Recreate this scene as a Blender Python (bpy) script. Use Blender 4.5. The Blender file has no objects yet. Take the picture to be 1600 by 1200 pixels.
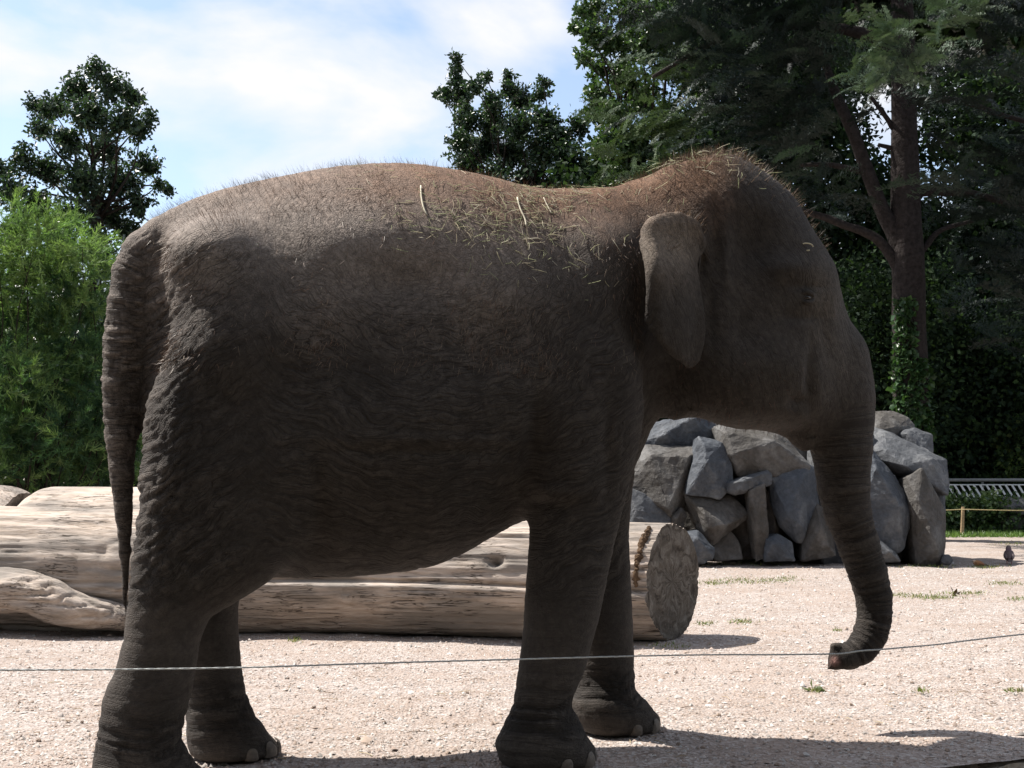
import bpy, bmesh, math, random
import numpy as np
from mathutils import Vector, Matrix

rng = np.random.default_rng(7)
random.seed(7)
R_ = math.radians
scene = bpy.context.scene
COL = scene.collection

# ------------------------------------------------------------------ camera
F = 1850.0            # focal length in pixels of the 1600 px wide photograph
CAMH = 1.2
PITCH = math.atan(125.0 / F)
cam_d = bpy.data.cameras.new("camera")
cam_d.sensor_width = 36.0
cam_d.lens = 36.0 * F / 1600.0
cam_d.clip_start = 0.05
cam_d.clip_end = 1500.0
cam = bpy.data.objects.new("camera", cam_d)
COL.objects.link(cam)
cam.location = (0, 0, CAMH)
cam.rotation_euler = (math.pi / 2 + PITCH, 0, 0)
scene.camera = cam

# ------------------------------------------------------------------ sun direction, sky, exposure
SUN_TRAVEL = Vector((0.65, -0.25, -1.0)).normalized()
TO_SUN = -SUN_TRAVEL
ELEV = math.asin(TO_SUN.z)
world = bpy.data.worlds.new("World")
scene.world = world
world.use_nodes = True
wn, wl = world.node_tree.nodes, world.node_tree.links
wn.clear()
w_out = wn.new("ShaderNodeOutputWorld")
w_bg = wn.new("ShaderNodeBackground")
w_sky = wn.new("ShaderNodeTexSky")
w_sky.sky_type = 'NISHITA'
w_sky.sun_disc = False
w_sky.sun_elevation = ELEV
w_sky.sun_rotation = math.atan2(TO_SUN.x, TO_SUN.y)
w_sky.air_density = 1.0
w_sky.dust_density = 1.2
w_sky.ozone_density = 1.0
w_bg.inputs[1].default_value = 0.112
tc = wn.new("ShaderNodeTexCoord")
mp = wn.new("ShaderNodeMapping")
mp.inputs['Location'].default_value = (3.15, 1.3, 0.35)
mp.inputs['Scale'].default_value = (1.0, 1.0, 1.9)
wl.new(tc.outputs['Generated'], mp.inputs[0])
nz = wn.new("ShaderNodeTexNoise")
nz.inputs['Scale'].default_value = 4.6
nz.inputs['Detail'].default_value = 7.0
nz.inputs['Roughness'].default_value = 0.52
nz.inputs['Distortion'].default_value = 0.25
wl.new(mp.outputs[0], nz.inputs['Vector'])
cr = wn.new("ShaderNodeValToRGB")
cr.color_ramp.elements[0].position = 0.42
cr.color_ramp.elements[0].color = (0.12, 0.12, 0.12, 1)
cr.color_ramp.elements[1].position = 0.62
cr.color_ramp.elements[1].color = (1, 1, 1, 1)
wl.new(nz.outputs['Fac'], cr.inputs[0])
mx = wn.new("ShaderNodeMix")
mx.data_type = 'RGBA'
wl.new(cr.outputs[0], mx.inputs['Factor'])
wl.new(w_sky.outputs[0], mx.inputs['A'])
mx.inputs['B'].default_value = (4.75, 4.75, 4.85, 1)
wl.new(mx.outputs['Result'], w_bg.inputs[0])
wl.new(w_bg.outputs[0], w_out.inputs[0])

sun_d = bpy.data.lights.new("sun", 'SUN')
sun_d.energy = 5.0
sun_d.angle = R_(0.5)
sun_d.color = (1.0, 0.95, 0.88)
sun = bpy.data.objects.new("sun", sun_d)
COL.objects.link(sun)
sun.location = (-6, 5, 12)
sun.rotation_euler = SUN_TRAVEL.to_track_quat('-Z', 'Y').to_euler()

vs = scene.view_settings
vs.view_transform = 'Standard'
vs.look = 'None'
vs.exposure = 0.92
vs.gamma = 1.0
vs.use_curve_mapping = False
scene.render.engine = 'CYCLES'
scene.cycles.use_denoising = True
scene.cycles.max_bounces = 6
scene.cycles.transparent_max_bounces = 4
scene.cycles.sample_clamp_indirect = 6.0

# ------------------------------------------------------------------ pixel helpers (a pixel is a direction)
cp, sp = math.cos(PITCH), math.sin(PITCH)


def ray(u, v):
    x = (u - 800.0) / F
    y = (600.0 - v) / F
    return np.array([x, cp - y * sp, sp + y * cp])


def at(u, v, Y):
    d = ray(u, v)
    t = Y / d[1]
    return np.array([0, 0, CAMH]) + d * t


def gnd(u, v, z=0.0):
    d = ray(u, v)
    t = (z - CAMH) / d[2]
    return np.array([0, 0, CAMH]) + d * t


def project(P):
    P = np.asarray(P, float)
    x = P[..., 0]
    y = P[..., 1]
    z = P[..., 2] - CAMH
    f = y * cp + z * sp
    w = -y * sp + z * cp
    return np.stack([800 + F * x / f, 600 - F * w / f], -1), f


# ------------------------------------------------------------------ numpy noise
_prm = np.random.default_rng(11).permutation(256)
_prm = np.concatenate([_prm, _prm, _prm]).astype(np.int64)
_grd = np.random.default_rng(12).normal(size=(256, 3))
_grd /= np.linalg.norm(_grd, axis=1)[:, None]


def perlin(x, y, z):
    x, y, z = np.broadcast_arrays(np.asarray(x, float), np.asarray(y, float), np.asarray(z, float))
    xi, yi, zi = np.floor(x).astype(int), np.floor(y).astype(int), np.floor(z).astype(int)
    xf, yf, zf = x - xi, y - yi, z - zi
    u, v, w = (t * t * t * (t * (t * 6 - 15) + 10) for t in (xf, yf, zf))
    out = 0
    for dx in (0, 1):
        for dy in (0, 1):
            for dz in (0, 1):
                h = _prm[_prm[_prm[(xi + dx) & 255] + ((yi + dy) & 255)] + ((zi + dz) & 255)]
                g = _grd[h]
                n = g[..., 0] * (xf - dx) + g[..., 1] * (yf - dy) + g[..., 2] * (zf - dz)
                out = out + n * (u if dx else 1 - u) * (v if dy else 1 - v) * (w if dz else 1 - w)
    return out * 1.5


def fbm(x, y, z, o=3):
    a, s, r = 0, 1.0, 0.5
    for i in range(o):
        a = a + perlin(x * s + 17 * i, y * s + 31 * i, z * s) * r * 2 ** (0)
        s *= 2.03
        r *= 0.5
    return a


# ------------------------------------------------------------------ mesh helpers
def mesh_np(name, V, faces, col=None, smooth=False):
    """faces: list of (n,k) int arrays; col: (nverts,3) point colours"""
    me = bpy.data.meshes.new(name)
    V = np.ascontiguousarray(V, dtype=np.float32)
    if not isinstance(faces, (list, tuple)):
        faces = [faces]
    faces = [np.asarray(f, dtype=np.int32) for f in faces if len(f)]
    nl = sum(f.size for f in faces)
    npol = sum(len(f) for f in faces)
    me.vertices.add(len(V))
    me.vertices.foreach_set("co", V.ravel())
    me.loops.add(nl)
    me.loops.foreach_set("vertex_index", np.concatenate([f.ravel() for f in faces]))
    me.polygons.add(npol)
    tot = np.concatenate([np.full(len(f), f.shape[1], np.int32) for f in faces])
    st = np.concatenate([[0], np.cumsum(tot)[:-1]]).astype(np.int32)
    me.polygons.foreach_set("loop_start", st)
    me.polygons.foreach_set("loop_total", tot)
    if smooth:
        me.polygons.foreach_set("use_smooth", np.ones(npol, bool))
    me.update(calc_edges=True)
    if col is not None:
        a = me.color_attributes.new("Col", 'FLOAT_COLOR', 'POINT')
        c4 = np.ones((len(V), 4), np.float32)
        c4[:, :3] = col
        a.data.foreach_set("color", c4.ravel())
    me.validate()
    return me


def obj(name, me, mat=None, parent=None, label=None, cat=None, group=None, kind=None):
    o = bpy.data.objects.new(name, me)
    COL.objects.link(o)
    if mat is not None and me is not None:
        me.materials.clear()
        me.materials.append(mat)
    if parent is not None:
        o.parent = parent
    tag(o, label, cat, group, kind)
    return o


def tag(o, label=None, cat=None, group=None, kind=None):
    if label:
        o["label"] = label
    if cat:
        o["category"] = cat
    if group:
        o["group"] = group
    if kind:
        o["kind"] = kind
    return o


def empty(name, loc, label=None, cat=None, group=None, rz=0.0):
    o = bpy.data.objects.new(name, None)
    COL.objects.link(o)
    o.location = loc
    o.rotation_euler = (0, 0, rz)
    o.empty_display_size = 0.1
    return tag(o, label, cat, group)


def bm_mesh(name, bm, smooth=False):
    me = bpy.data.meshes.new(name)
    bm.to_mesh(me)
    bm.free()
    if smooth:
        for p in me.polygons:
            p.use_smooth = True
    return me


def tube_np(path, radii, seg=10, close=True):
    """tapered tube along a path; returns V, quads, tris"""
    P = np.asarray(path, float)
    r = np.broadcast_to(np.asarray(radii, float), (len(P),))
    T = np.gradient(P, axis=0)
    T /= np.linalg.norm(T, axis=1)[:, None] + 1e-9
    up = np.array([0, 0, 1.0])
    if abs(T[0] @ up) > 0.9:
        up = np.array([1.0, 0, 0])
    N = []
    n = up - T[0] * (up @ T[0])
    for t in T:
        n = n - t * (n @ t)
        n = n / (np.linalg.norm(n) + 1e-9)
        N.append(n)
    N = np.array(N)
    B = np.cross(T, N)
    a = np.linspace(0, 2 * np.pi, seg, endpoint=False)
    V = P[:, None] + r[:, None, None] * (np.cos(a)[None, :, None] * N[:, None] + np.sin(a)[None, :, None] * B[:, None])
    V = V.reshape(-1, 3)
    n = len(P)
    i = np.arange(n - 1)[:, None] * seg
    j = np.arange(seg)[None]
    jn = (j + 1) % seg
    Q = np.stack([i + j, i + jn, i + seg + jn, i + seg + j], -1).reshape(-1, 4)
    tris = np.zeros((0, 3), int)
    if close:
        V = np.vstack([V, P[0], P[-1]])
        c0, c1 = len(V) - 2, len(V) - 1
        jj = np.arange(seg)
        t0 = np.stack([np.full(seg, c0), (jj + 1) % seg, jj], -1)
        b = (n - 1) * seg
        t1 = np.stack([np.full(seg, c1), b + jj, b + (jj + 1) % seg], -1)
        tris = np.vstack([t0, t1])
    return V, Q, tris


class Acc:
    """collects pieces of ONE mesh"""
    def __init__(self):
        self.V, self.Q, self.T, self.C, self.n = [], [], [], [], 0

    def add(self, V, Q=None, T=None, c=None):
        V = np.asarray(V, float)
        if Q is not None and len(Q):
            self.Q.append(np.asarray(Q) + self.n)
        if T is not None and len(T):
            self.T.append(np.asarray(T) + self.n)
        if c is not None:
            self.C.append(np.broadcast_to(np.asarray(c, float), (len(V), 3)))
        self.V.append(V)
        self.n += len(V)

    def mesh(self, name, smooth=False):
        f = []
        if self.Q:
            f.append(np.vstack(self.Q))
        if self.T:
            f.append(np.vstack(self.T))
        return mesh_np(name, np.vstack(self.V), f, np.vstack(self.C) if self.C else None, smooth)


def spline(pts, n):
    """Catmull-Rom through points, n samples"""
    P = np.asarray(pts, float)
    P = np.vstack([2 * P[0] - P[1], P, 2 * P[-1] - P[-2]])
    m = len(P) - 3
    t = np.linspace(0, m - 1e-6, n)
    i = t.astype(int)
    f = (t - i)[:, None]
    a, b, c, d = P[i], P[i + 1], P[i + 2], P[i + 3]
    return 0.5 * (2 * b + (c - a) * f + (2 * a - 5 * b + 4 * c - d) * f ** 2 + (3 * b - a - 3 * c + d) * f ** 3)


# ------------------------------------------------------------------ materials
class NT:
    def __init__(self, name):
        self.m = bpy.data.materials.new(name)
        self.m.use_nodes = True
        self.n = self.m.node_tree.nodes
        self.l = self.m.node_tree.links
        self.n.clear()
        self.out = self.n.new("ShaderNodeOutputMaterial")
        self.b = self.n.new("ShaderNodeBsdfPrincipled")
        self.l.new(self.b.outputs[0], self.out.inputs[0])

    def node(self, t, **kw):
        o = self.n.new("ShaderNode" + t)
        for k, v in kw.items():
            setattr(o, k, v)
        return o

    def set(self, node, **kw):
        for k, v in kw.items():
            node.inputs[k.replace('_', ' ')].default_value = v
        return node

    def noise(self, vec, scale, detail=4, rough=0.55, dist=0.0):
        o = self.node("TexNoise")
        self.set(o, Scale=scale, Detail=detail, Roughness=rough, Distortion=dist)
        if vec is not None:
            self.l.new(vec, o.inputs['Vector'])
        return o.outputs['Fac']

    def ramp(self, fac, stops):
        o = self.node("ValToRGB")
        e = o.color_ramp.elements
        while len(e) < len(stops):
            e.new(0.5)
        for i, (p, c) in enumerate(stops):
            e[i].position = p
            e[i].color = (c, c, c, 1) if np.isscalar(c) else (*c, 1)
        self.l.new(fac, o.inputs[0])
        return o.outputs[0]

    def mix(self, fac, a, b, mode='MIX'):
        o = self.node("Mix", data_type='RGBA', blend_type=mode)
        for k, v in (('Factor', fac), ('A', a), ('B', b)):
            if hasattr(v, 'is_linked'):
                self.l.new(v, o.inputs[k])
            elif np.isscalar(v):
                if k == 'Factor':
                    o.inputs['Factor'].default_value = v
                else:
                    o.inputs[k].default_value = (v, v, v, 1)
            else:
                o.inputs[k].default_value = (*v, 1)
        return o.outputs['Result']

    def math(self, op, a, b=0.0):
        o = self.node("Math", operation=op)
        for i, v in enumerate((a, b)):
            if hasattr(v, 'is_linked'):
                self.l.new(v, o.inputs[i])
            else:
                o.inputs[i].default_value = v
        return o.outputs[0]

    def bump(self, h, strength, dist, prev=None):
        o = self.node("Bump")
        o.inputs['Strength'].default_value = strength
        o.inputs['Distance'].default_value = dist
        self.l.new(h, o.inputs['Height'])
        if prev is not None:
            self.l.new(prev, o.inputs['Normal'])
        return o.outputs[0]

    def coords(self, scale=(1, 1, 1), rot=(0, 0, 0)):
        t = self.node("TexCoord")
        m = self.node("Mapping")
        m.inputs['Scale'].default_value = scale
        m.inputs['Rotation'].default_value = rot
        self.l.new(t.outputs['Object'], m.inputs[0])
        return m.outputs[0]

    def col(self):
        o = self.node("VertexColor")
        o.layer_name = "Col"
        return o.outputs[0]

    def done(self, color=None, rough=0.8, normal=None, spec=0.3):
        if color is not None:
            if hasattr(color, 'is_linked'):
                self.l.new(color, self.b.inputs['Base Color'])
            else:
                self.b.inputs['Base Color'].default_value = (*color, 1)
        if hasattr(rough, 'is_linked'):
            self.l.new(rough, self.b.inputs['Roughness'])
        else:
            self.b.inputs['Roughness'].default_value = rough
        self.b.inputs['Specular IOR Level'].default_value = spec
        if normal is not None:
            self.l.new(normal, self.b.inputs['Normal'])
        return self.m


def leaf_mat(name, trans=0.35, rough=0.5, tint=(1.15, 1.3, 0.6), spec=0.35):
    """leaf colour from the mesh's own colours, some light passes through"""
    t = NT(name)
    c = t.col()
    t.done(c, rough, spec=spec)
    tr = t.node("BsdfTranslucent")
    t.l.new(t.mix(1.0, c, tint, 'MULTIPLY'), tr.inputs[0])
    ms = t.node("MixShader")
    ms.inputs[0].default_value = trans
    t.l.new(t.b.outputs[0], ms.inputs[1])
    t.l.new(tr.outputs[0], ms.inputs[2])
    t.l.new(ms.outputs[0], t.out.inputs[0])
    return t.m


def mat_plain(name, c, rough=0.7, nscale=30, var=0.25, bump=0.15, spec=0.3, bdist=0.004):
    t = NT(name)
    v = t.coords()
    n = t.noise(v, nscale, 5)
    a = tuple(x * (1 - var) for x in c)
    b = tuple(min(1, x * (1 + var)) for x in c)
    return t.done(t.ramp(n, [(0.3, a), (0.7, b)]), rough, t.bump(n, bump, bdist), spec)

# ================================================================== GROUND
MA = gnd(1390, 1197)[:2]
MB = gnd(1600, 1180)[:2]
MDIR = (MB - MA) / np.linalg.norm(MB - MA)          # the moat's rim runs along this line
MNRM = np.array([-MDIR[1], MDIR[0]])                # pointing away from the camera


def rim(a, off=0.0, z=0.0):
    p = MA + MDIR * a + MNRM * off
    return np.array([p[0], p[1], z])


def m_gravel():
    t = NT("gravel")
    v = t.coords()
    big = t.noise(v, 0.55, 4, 0.6)
    mid = t.noise(v, 3.1, 5, 0.6)
    vo = t.node("TexVoronoi")
    t.set(vo, Scale=62.0, Randomness=1.0)
    t.l.new(v, vo.inputs['Vector'])
    vo2 = t.node("TexVoronoi")
    t.set(vo2, Scale=23.0, Randomness=1.0)
    t.l.new(v, vo2.inputs['Vector'])
    sep = t.node("SeparateColor")
    t.l.new(vo.outputs['Color'], sep.inputs[0])
    base = t.ramp(sep.outputs[0], [(0.0, (0.16, 0.128, 0.112)), (0.35, (0.29, 0.245, 0.218)), (0.7, (0.36, 0.325, 0.302)), (1.0, (0.52, 0.495, 0.475))])
    sand = t.ramp(mid, [(0.32, (0.30, 0.235, 0.195)), (0.7, (0.37, 0.32, 0.29))])
    c = t.mix(t.ramp(big, [(0.38, 0.62), (0.62, 0.2)]), base, sand)
    h = t.math('ADD', vo.outputs['Distance'], t.math('MULTIPLY', vo2.outputs['Distance'], 0.8))
    nrm = t.bump(t.noise(v, 1.7, 3), 0.35, 0.05)
    nrm = t.bump(h, 0.75, 0.012, nrm)
    scuff = t.noise(t.coords((1.0, 2.6, 1.0)), 1.1, 5, 0.65, 0.8)
    c = t.mix(t.ramp(scuff, [(0.40, 0.40), (0.56, 0.0)]), c, (0.27, 0.205, 0.165))
    return t.done(c, 0.92, nrm, 0.15)


M_GRAVEL = m_gravel()

# one sheet from the moat's rim to the horizon, gently uneven close by
aa = np.concatenate([[-420, -160, -60, -25], np.linspace(-12, 10, 150), [22, 60, 160, 420]])
bb = np.concatenate([np.linspace(0, 14, 110), [17, 22, 35, 70, 150, 320, 600]])
A_, B_ = np.meshgrid(aa, bb, indexing='ij')
B_ = B_ + np.where(np.arange(B_.shape[1])[None] == 0, np.where(np.abs(A_) < 20, 0.035 * perlin(A_ * 5, 0.0, 0.7) + 0.02 * perlin(A_ * 17, 0.0, 4.7), 0), 0)
GX = MA[0] + MDIR[0] * A_ + MNRM[0] * B_
GY = MA[1] + MDIR[1] * A_ + MNRM[1] * B_


def ground_z(x, y):
    return 0.018 * perlin(x * 0.9, y * 0.9, 0.3) + 0.013 * perlin(x * 4.1, y * 4.1, 2.3) - 0.006


GZ = ground_z(GX, GY)
rough = np.exp(-((B_ - 0.0) / 0.05) ** 2)
GZ = GZ - rough * 0.012
na, nb = len(aa), len(bb)
ii = (np.arange(na - 1)[:, None] * nb + np.arange(nb - 1)[None]).ravel()
gq = np.stack([ii, ii + nb, ii + nb + 1, ii + 1], -1)
obj("ground", mesh_np("ground", np.stack([GX, GY, GZ], -1).reshape(-1, 3), [gq], smooth=True), M_GRAVEL, kind="structure")

# the dry moat between the visitors and the paddock, and the visitors' path on this side
M_EARTH = mat_plain("dry_earth", (0.13, 0.105, 0.08), 0.95, 6, 0.3, 0.5, 0.1, 0.05)
M_CONC = mat_plain("rough_concrete", (0.30, 0.28, 0.25), 0.92, 38, 0.45, 0.9, 0.15, 0.02)


def strip(name, o0, o1, z, mat):
    P = [rim(-60, o0, z), rim(60, o0, z), rim(60, o1, z), rim(-60, o1, z)]
    return obj(name, mesh_np(name, np.array(P), [np.array([[0, 1, 2, 3]])]), mat, kind="structure")


strip("moat_floor", -3.0, -0.01, -1.25, M_EARTH)
strip("path", -40.0, -3.0, -0.38, M_EARTH)

# far side of the moat: rough wall of blocks set in concrete, flush with the ground
wall = empty("moat_wall", tuple(rim(0, 0, -1.25)), "rough concrete and stone retaining wall along the gravel edge", "wall")
WL = np.array(wall.location)
a0 = -9.0
k = 0
while a0 < 9.0:
    ln = random.uniform(0.32, 0.62)
    bm = bmesh.new()
    bmesh.ops.create_cube(bm, size=1.0)
    bmesh.ops.bevel(bm, geom=bm.edges[:], offset=0.06, segments=2, affect='EDGES')
    bmesh.ops.triangulate(bm, faces=bm.faces[:])
    bmesh.ops.subdivide_edges(bm, edges=bm.edges[:], cuts=3, use_grid_fill=True)
    top = -0.035 + random.uniform(-0.02, 0.004)
    dep = random.uniform(0.0, 0.025)
    for vtx in bm.verts:
        x, y, z = vtx.co
        j = perlin(x * 3 + k * 3.1, y * 3, z * 3) * 0.035 + perlin(x * 9 + k, y * 9, z * 9) * 0.014
        p = MDIR * (a0 + (x + 0.5) * (ln - 0.02) + j) + MNRM * (0.135 + (y) * 0.3 - dep + j * 0.6)
        vtx.co = (p[0], p[1], 1.25 + top - (0.5 - z) * 1.24 + j * 0.7)
    if 1:
        obj("stone_block", bm_mesh("stone_block", bm), M_CONC, wall)
    a0 += ln
    k += 1

# ================================================================== ELEPHANT
PSI = R_(15.0)
EO = np.array([-1.276, 4.72, 0.0])
EF = np.array([math.cos(PSI), math.sin(PSI), 0])
EL = np.array([-math.sin(PSI), math.cos(PSI), 0])


def loc2w(P):
    P = np.asarray(P, float)
    return EO + P[..., 0:1] * EF + P[..., 1:2] * EL + P[..., 2:3] * np.array([0, 0, 1.0])


def sz(u, v, l=0.0):
    """pixel -> (s, z) on the plane at lateral offset l of the elephant"""
    d = ray(u, v)
    o = np.array([0, 0, CAMH]) - EO
    t = (l - o @ EL) / (d @ EL)
    p = o + d * t
    return p @ EF, p[2]


def poly(pts, l):
    return np.array([sz(u, v, l) for u, v in pts])


def smooth01(x, a, b):
    t = np.clip((x - a) / (b - a), 0, 1)
    return t * t * (3 - 2 * t)


HG = 0.0168
s0, s1, l0, l1, z0, z1 = -0.62, 3.25, -0.74, 0.74, -0.035, 2.72
gs = np.arange(s0, s1, HG)
gl = np.arange(l0, l1, HG)
gz = np.arange(z0, z1, HG)
S2, Z2 = np.meshgrid(gs, gz, indexing='ij')


def sdf2(P):
    """signed distance to polygon on the s,z grid, negative inside"""
    X, Y = S2, Z2
    d = np.full(X.shape, 1e9)
    ins = np.zeros(X.shape, bool)
    n = len(P)
    for i in range(n):
        a, b = P[i], P[(i + 1) % n]
        e = b - a
        wx, wy = X - a[0], Y - a[1]
        t = np.clip((wx * e[0] + wy * e[1]) / (e @ e + 1e-12), 0, 1)
        d = np.minimum(d, (wx - e[0] * t) ** 2 + (wy - e[1] * t) ** 2)
        c = ((a[1] > Y) != (b[1] > Y)) & (X < (b[0] - a[0]) * (Y - a[1]) / (b[1] - a[1] + 1e-12) + a[0])
        ins ^= c
    return np.where(ins, -np.sqrt(d), np.sqrt(d))


def blur2(A, r, it=2):
    for _ in range(it):
        for ax in (0, 1):
            B = np.pad(A, [(r, r) if i == ax else (0, 0) for i in (0, 1)], mode='edge')
            cs = np.cumsum(B, axis=ax)
            cs = np.insert(cs, 0, 0, axis=ax)
            n = A.shape[ax]
            A = (np.take(cs, np.arange(2 * r + 1, 2 * r + 1 + n), axis=ax) - np.take(cs, np.arange(n), axis=ax)) / (2 * r + 1)
    return A


def inflate(P, W, R, lc=0.0, blur=2, ex=2.0):
    """closed side outline P (s,z) swollen to half width W, rounding radius R"""
    d = -sdf2(P)
    if blur:
        d = np.where(d > 0.03, blur2(d, blur), d)
    q = np.maximum(R - d, 0) / R
    W = np.broadcast_to(W, S2.shape)
    lc = np.broadcast_to(lc, S2.shape)
    m = np.minimum(W, R)
    L = gl[None, :, None]
    f = (((q ** ex)[:, None, :] + np.abs((L - lc[:, None, :]) / W[:, None, :]) ** ex) ** (1 / ex) - 1) * m[:, None, :]
    return f.astype(np.float32)


def smin(a, b, k):
    h = np.maximum(k - np.abs(a - b), 0) / k
    return np.minimum(a, b) - h * h * k * 0.25


def chain(field, pts, k):
    """union a chain of round cones (s,l,z,r) into the field, in its own block only"""
    pts = np.asarray(pts, float)
    m = 0.06 + k
    lo = (pts[:, :3] - pts[:, 3:]).min(0) - m
    hi = (pts[:, :3] + pts[:, 3:]).max(0) + m
    sl = []
    for g, a, b in zip((gs, gl, gz), lo, hi):
        sl.append(slice(max(0, np.searchsorted(g, a)), min(len(g), np.searchsorted(g, b))))
    X, Y, Z = np.meshgrid(gs[sl[0]], gl[sl[1]], gz[sl[2]], indexing='ij')
    f = np.full(X.shape, 1e3)
    for a, b in zip(pts[:-1], pts[1:]):
        e = b[:3] - a[:3]
        t = np.clip(((X - a[0]) * e[0] + (Y - a[1]) * e[1] + (Z - a[2]) * e[2]) / (e @ e + 1e-9), 0, 1)
        dd = np.sqrt((X - a[0] - e[0] * t) ** 2 + (Y - a[1] - e[1] * t) ** 2 + (Z - a[2] - e[2] * t) ** 2) - (a[3] + (b[3] - a[3]) * t)
        f = smin(f, dd, 0.015)
    blk = field[sl[0], sl[1], sl[2]]
    field[sl[0], sl[1], sl[2]] = smin(blk, f.astype(np.float32), k)


def pxchain(pts, l=0.0):
    out = []
    for p in pts:
        u, v, r = p[:3]
        lat = p[3] if len(p) > 3 else l
        s, z = sz(u, v, lat)
        dep = (loc2w(np.array([s, lat, z])))[1]
        out.append((s, lat, z, r * dep / F))
    return np.array(out)


def by_s(pairs, l=0.0):
    """value as a function of photo column"""
    ss = [sz(u, 600, l)[0] for u, _ in pairs]
    return np.interp(S2, ss, [w for _, w in pairs])


TORSO = [(240, 345), (270, 325), (300, 311), (340, 298), (380, 288), (430, 278), (480, 268), (530, 260), (580, 256), (620, 255),
         (660, 258), (700, 264), (740, 271), (780, 280), (815, 290), (850, 295), (900, 294), (950, 292), (1000, 289), (1060, 305),
         (1110, 390), (1105, 490), (1065, 590), (1022, 665), (992, 730), (962, 785), (890, 800), (828, 812), (800, 822), (760, 845),
         (720, 868), (680, 884), (640, 893), (600, 898), (540, 903), (480, 905), (430, 903), (390, 912), (330, 890), (275, 830),
         (242, 750), (228, 680), (220, 600), (215, 520), (212, 460), (214, 410), (224, 372)]
HEAD = [(990, 296), (1020, 284), (1045, 269), (1070, 257), (1095, 250), (1120, 250), (1150, 260), (1180, 277), (1208, 303), (1232, 330),
        (1254, 360), (1274, 385), (1290, 406), (1300, 434), (1310, 472), (1325, 512), (1344, 552), (1356, 590), (1361, 640),
        (1352, 668), (1320, 690), (1285, 692), (1266, 692), (1255, 700), (1243, 692), (1236, 676), (1210, 672), (1170, 671), (1130, 662),
        (1090, 650), (1055, 652), (1030, 620), (1005, 545), (995, 480), (985, 400), (983, 340)]
NF = [(850, 540), (838, 640), (829, 740), (827, 800), (827, 850), (822, 920), (819, 980), (812, 1040), (806, 1080), (800, 1108),
      (783, 1140), (774, 1166), (780, 1186), (790, 1225), (925, 1225), (932, 1186), (926, 1163), (909, 1132), (893, 1102), (897, 1080),
      (911, 1050), (924, 1000), (935, 960), (955, 860), (974, 780), (988, 720), (1005, 640), (1000, 540)]
FFR = [(870, 600), (868, 800), (880, 900), (898, 1000), (905, 1070), (893, 1092), (896, 1118), (905, 1136), (907, 1175), (1032, 1175), (1032, 1136),
       (1027, 1117), (1008, 1092), (992, 1072), (989, 1040), (986, 960), (983, 900), (980, 830), (984, 780), (990, 720), (990, 600)]
NH = [(224, 640), (215, 740), (213, 800), (206, 850), (200, 900), (198, 950), (192, 1000), (178, 1050), (163, 1080), (155, 1110),
      (150, 1150), (146, 1175), (140, 1210), (138, 1232), (145, 1275), (345, 1275), (345, 1240), (328, 1215), (306, 1190), (292, 1168), (286, 1148),
      (289, 1125), (300, 1080), (306, 1050), (314, 1000), (328, 965), (372, 940), (420, 910), (470, 850), (500, 740), (490, 640),
      (430, 560), (330, 500), (262, 530)]
FH = [(270, 700), (262, 900), (265, 1000), (280, 1060), (289, 1110), (288, 1140), (291, 1162), (298, 1186), (302, 1230), (462, 1230), (462, 1194),
      (448, 1176), (425, 1150), (402, 1118), (386, 1080), (378, 1040), (373, 980), (374, 935), (420, 890), (440, 800), (420, 700)]

Wt = by_s([(200, 0.33), (260, 0.42), (350, 0.50), (500, 0.55), (650, 0.56), (780, 0.52), (900, 0.44), (980, 0.37), (1060, 0.31), (1150, 0.26)])
Wt = Wt * (1 + 0.10 * np.tanh((1.30 - Z2) / 0.5))
field = inflate(poly(TORSO, 0), Wt * 1.02, 0.64, 0.0, 5, 1.6)
Wh = by_s([(980, 0.31), (1060, 0.335), (1150, 0.345), (1220, 0.335), (1260, 0.275), (1300, 0.205), (1350, 0.155), (1370, 0.14)])
zj = [sz(1300, v)[1] for v in (700, 620, 520)]
Wh = Wh * np.where(S2 > sz(1225, 600)[0], np.interp(Z2, zj, [0.72, 0.86, 1.0]), 1.0)
Wh = blur2(Wh, 4)
head_f = inflate(poly(HEAD, 0), Wh, 0.27, 0.0, 4)
# hollow behind the jaw under the ear's front edge
for sd in (-1, 1):
    gp = pxchain([(1118, 395, 20, 0.40 * sd), (1112, 450, 26, 0.40 * sd), (1120, 520, 26, 0.40 * sd), (1112, 570, 20, 0.40 * sd)])
    gv = np.full(head_f.shape, 1.0, np.float32)
    chain(gv, gp, 0.01)
    a_, b_ = head_f, -gv
    h_ = np.maximum(0.05 - np.abs(a_ - b_), 0) / 0.05
    head_f = np.maximum(a_, b_) + h_ * h_ * 0.05 * 0.25
field = smin(field, head_f, 0.10)


def leg(P, l, ztab, R=0.17):
    W = np.interp(Z2, [z for z, w, c in ztab], [w for z, w, c in ztab])
    lc = np.interp(Z2, [z for z, w, c in ztab], [c for z, w, c in ztab])
    f = inflate(poly(P, l), W, R, lc, 2)
    return f


def clipz(f):
    # flat sole with a rounded rim
    a = f
    b = np.broadcast_to((-gz)[None, None, :], f.shape).astype(np.float32)
    h = np.maximum(0.03 - np.abs(a - b), 0) / 0.03
    return np.maximum(a, b) + h * h * 0.03 * 0.25


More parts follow.
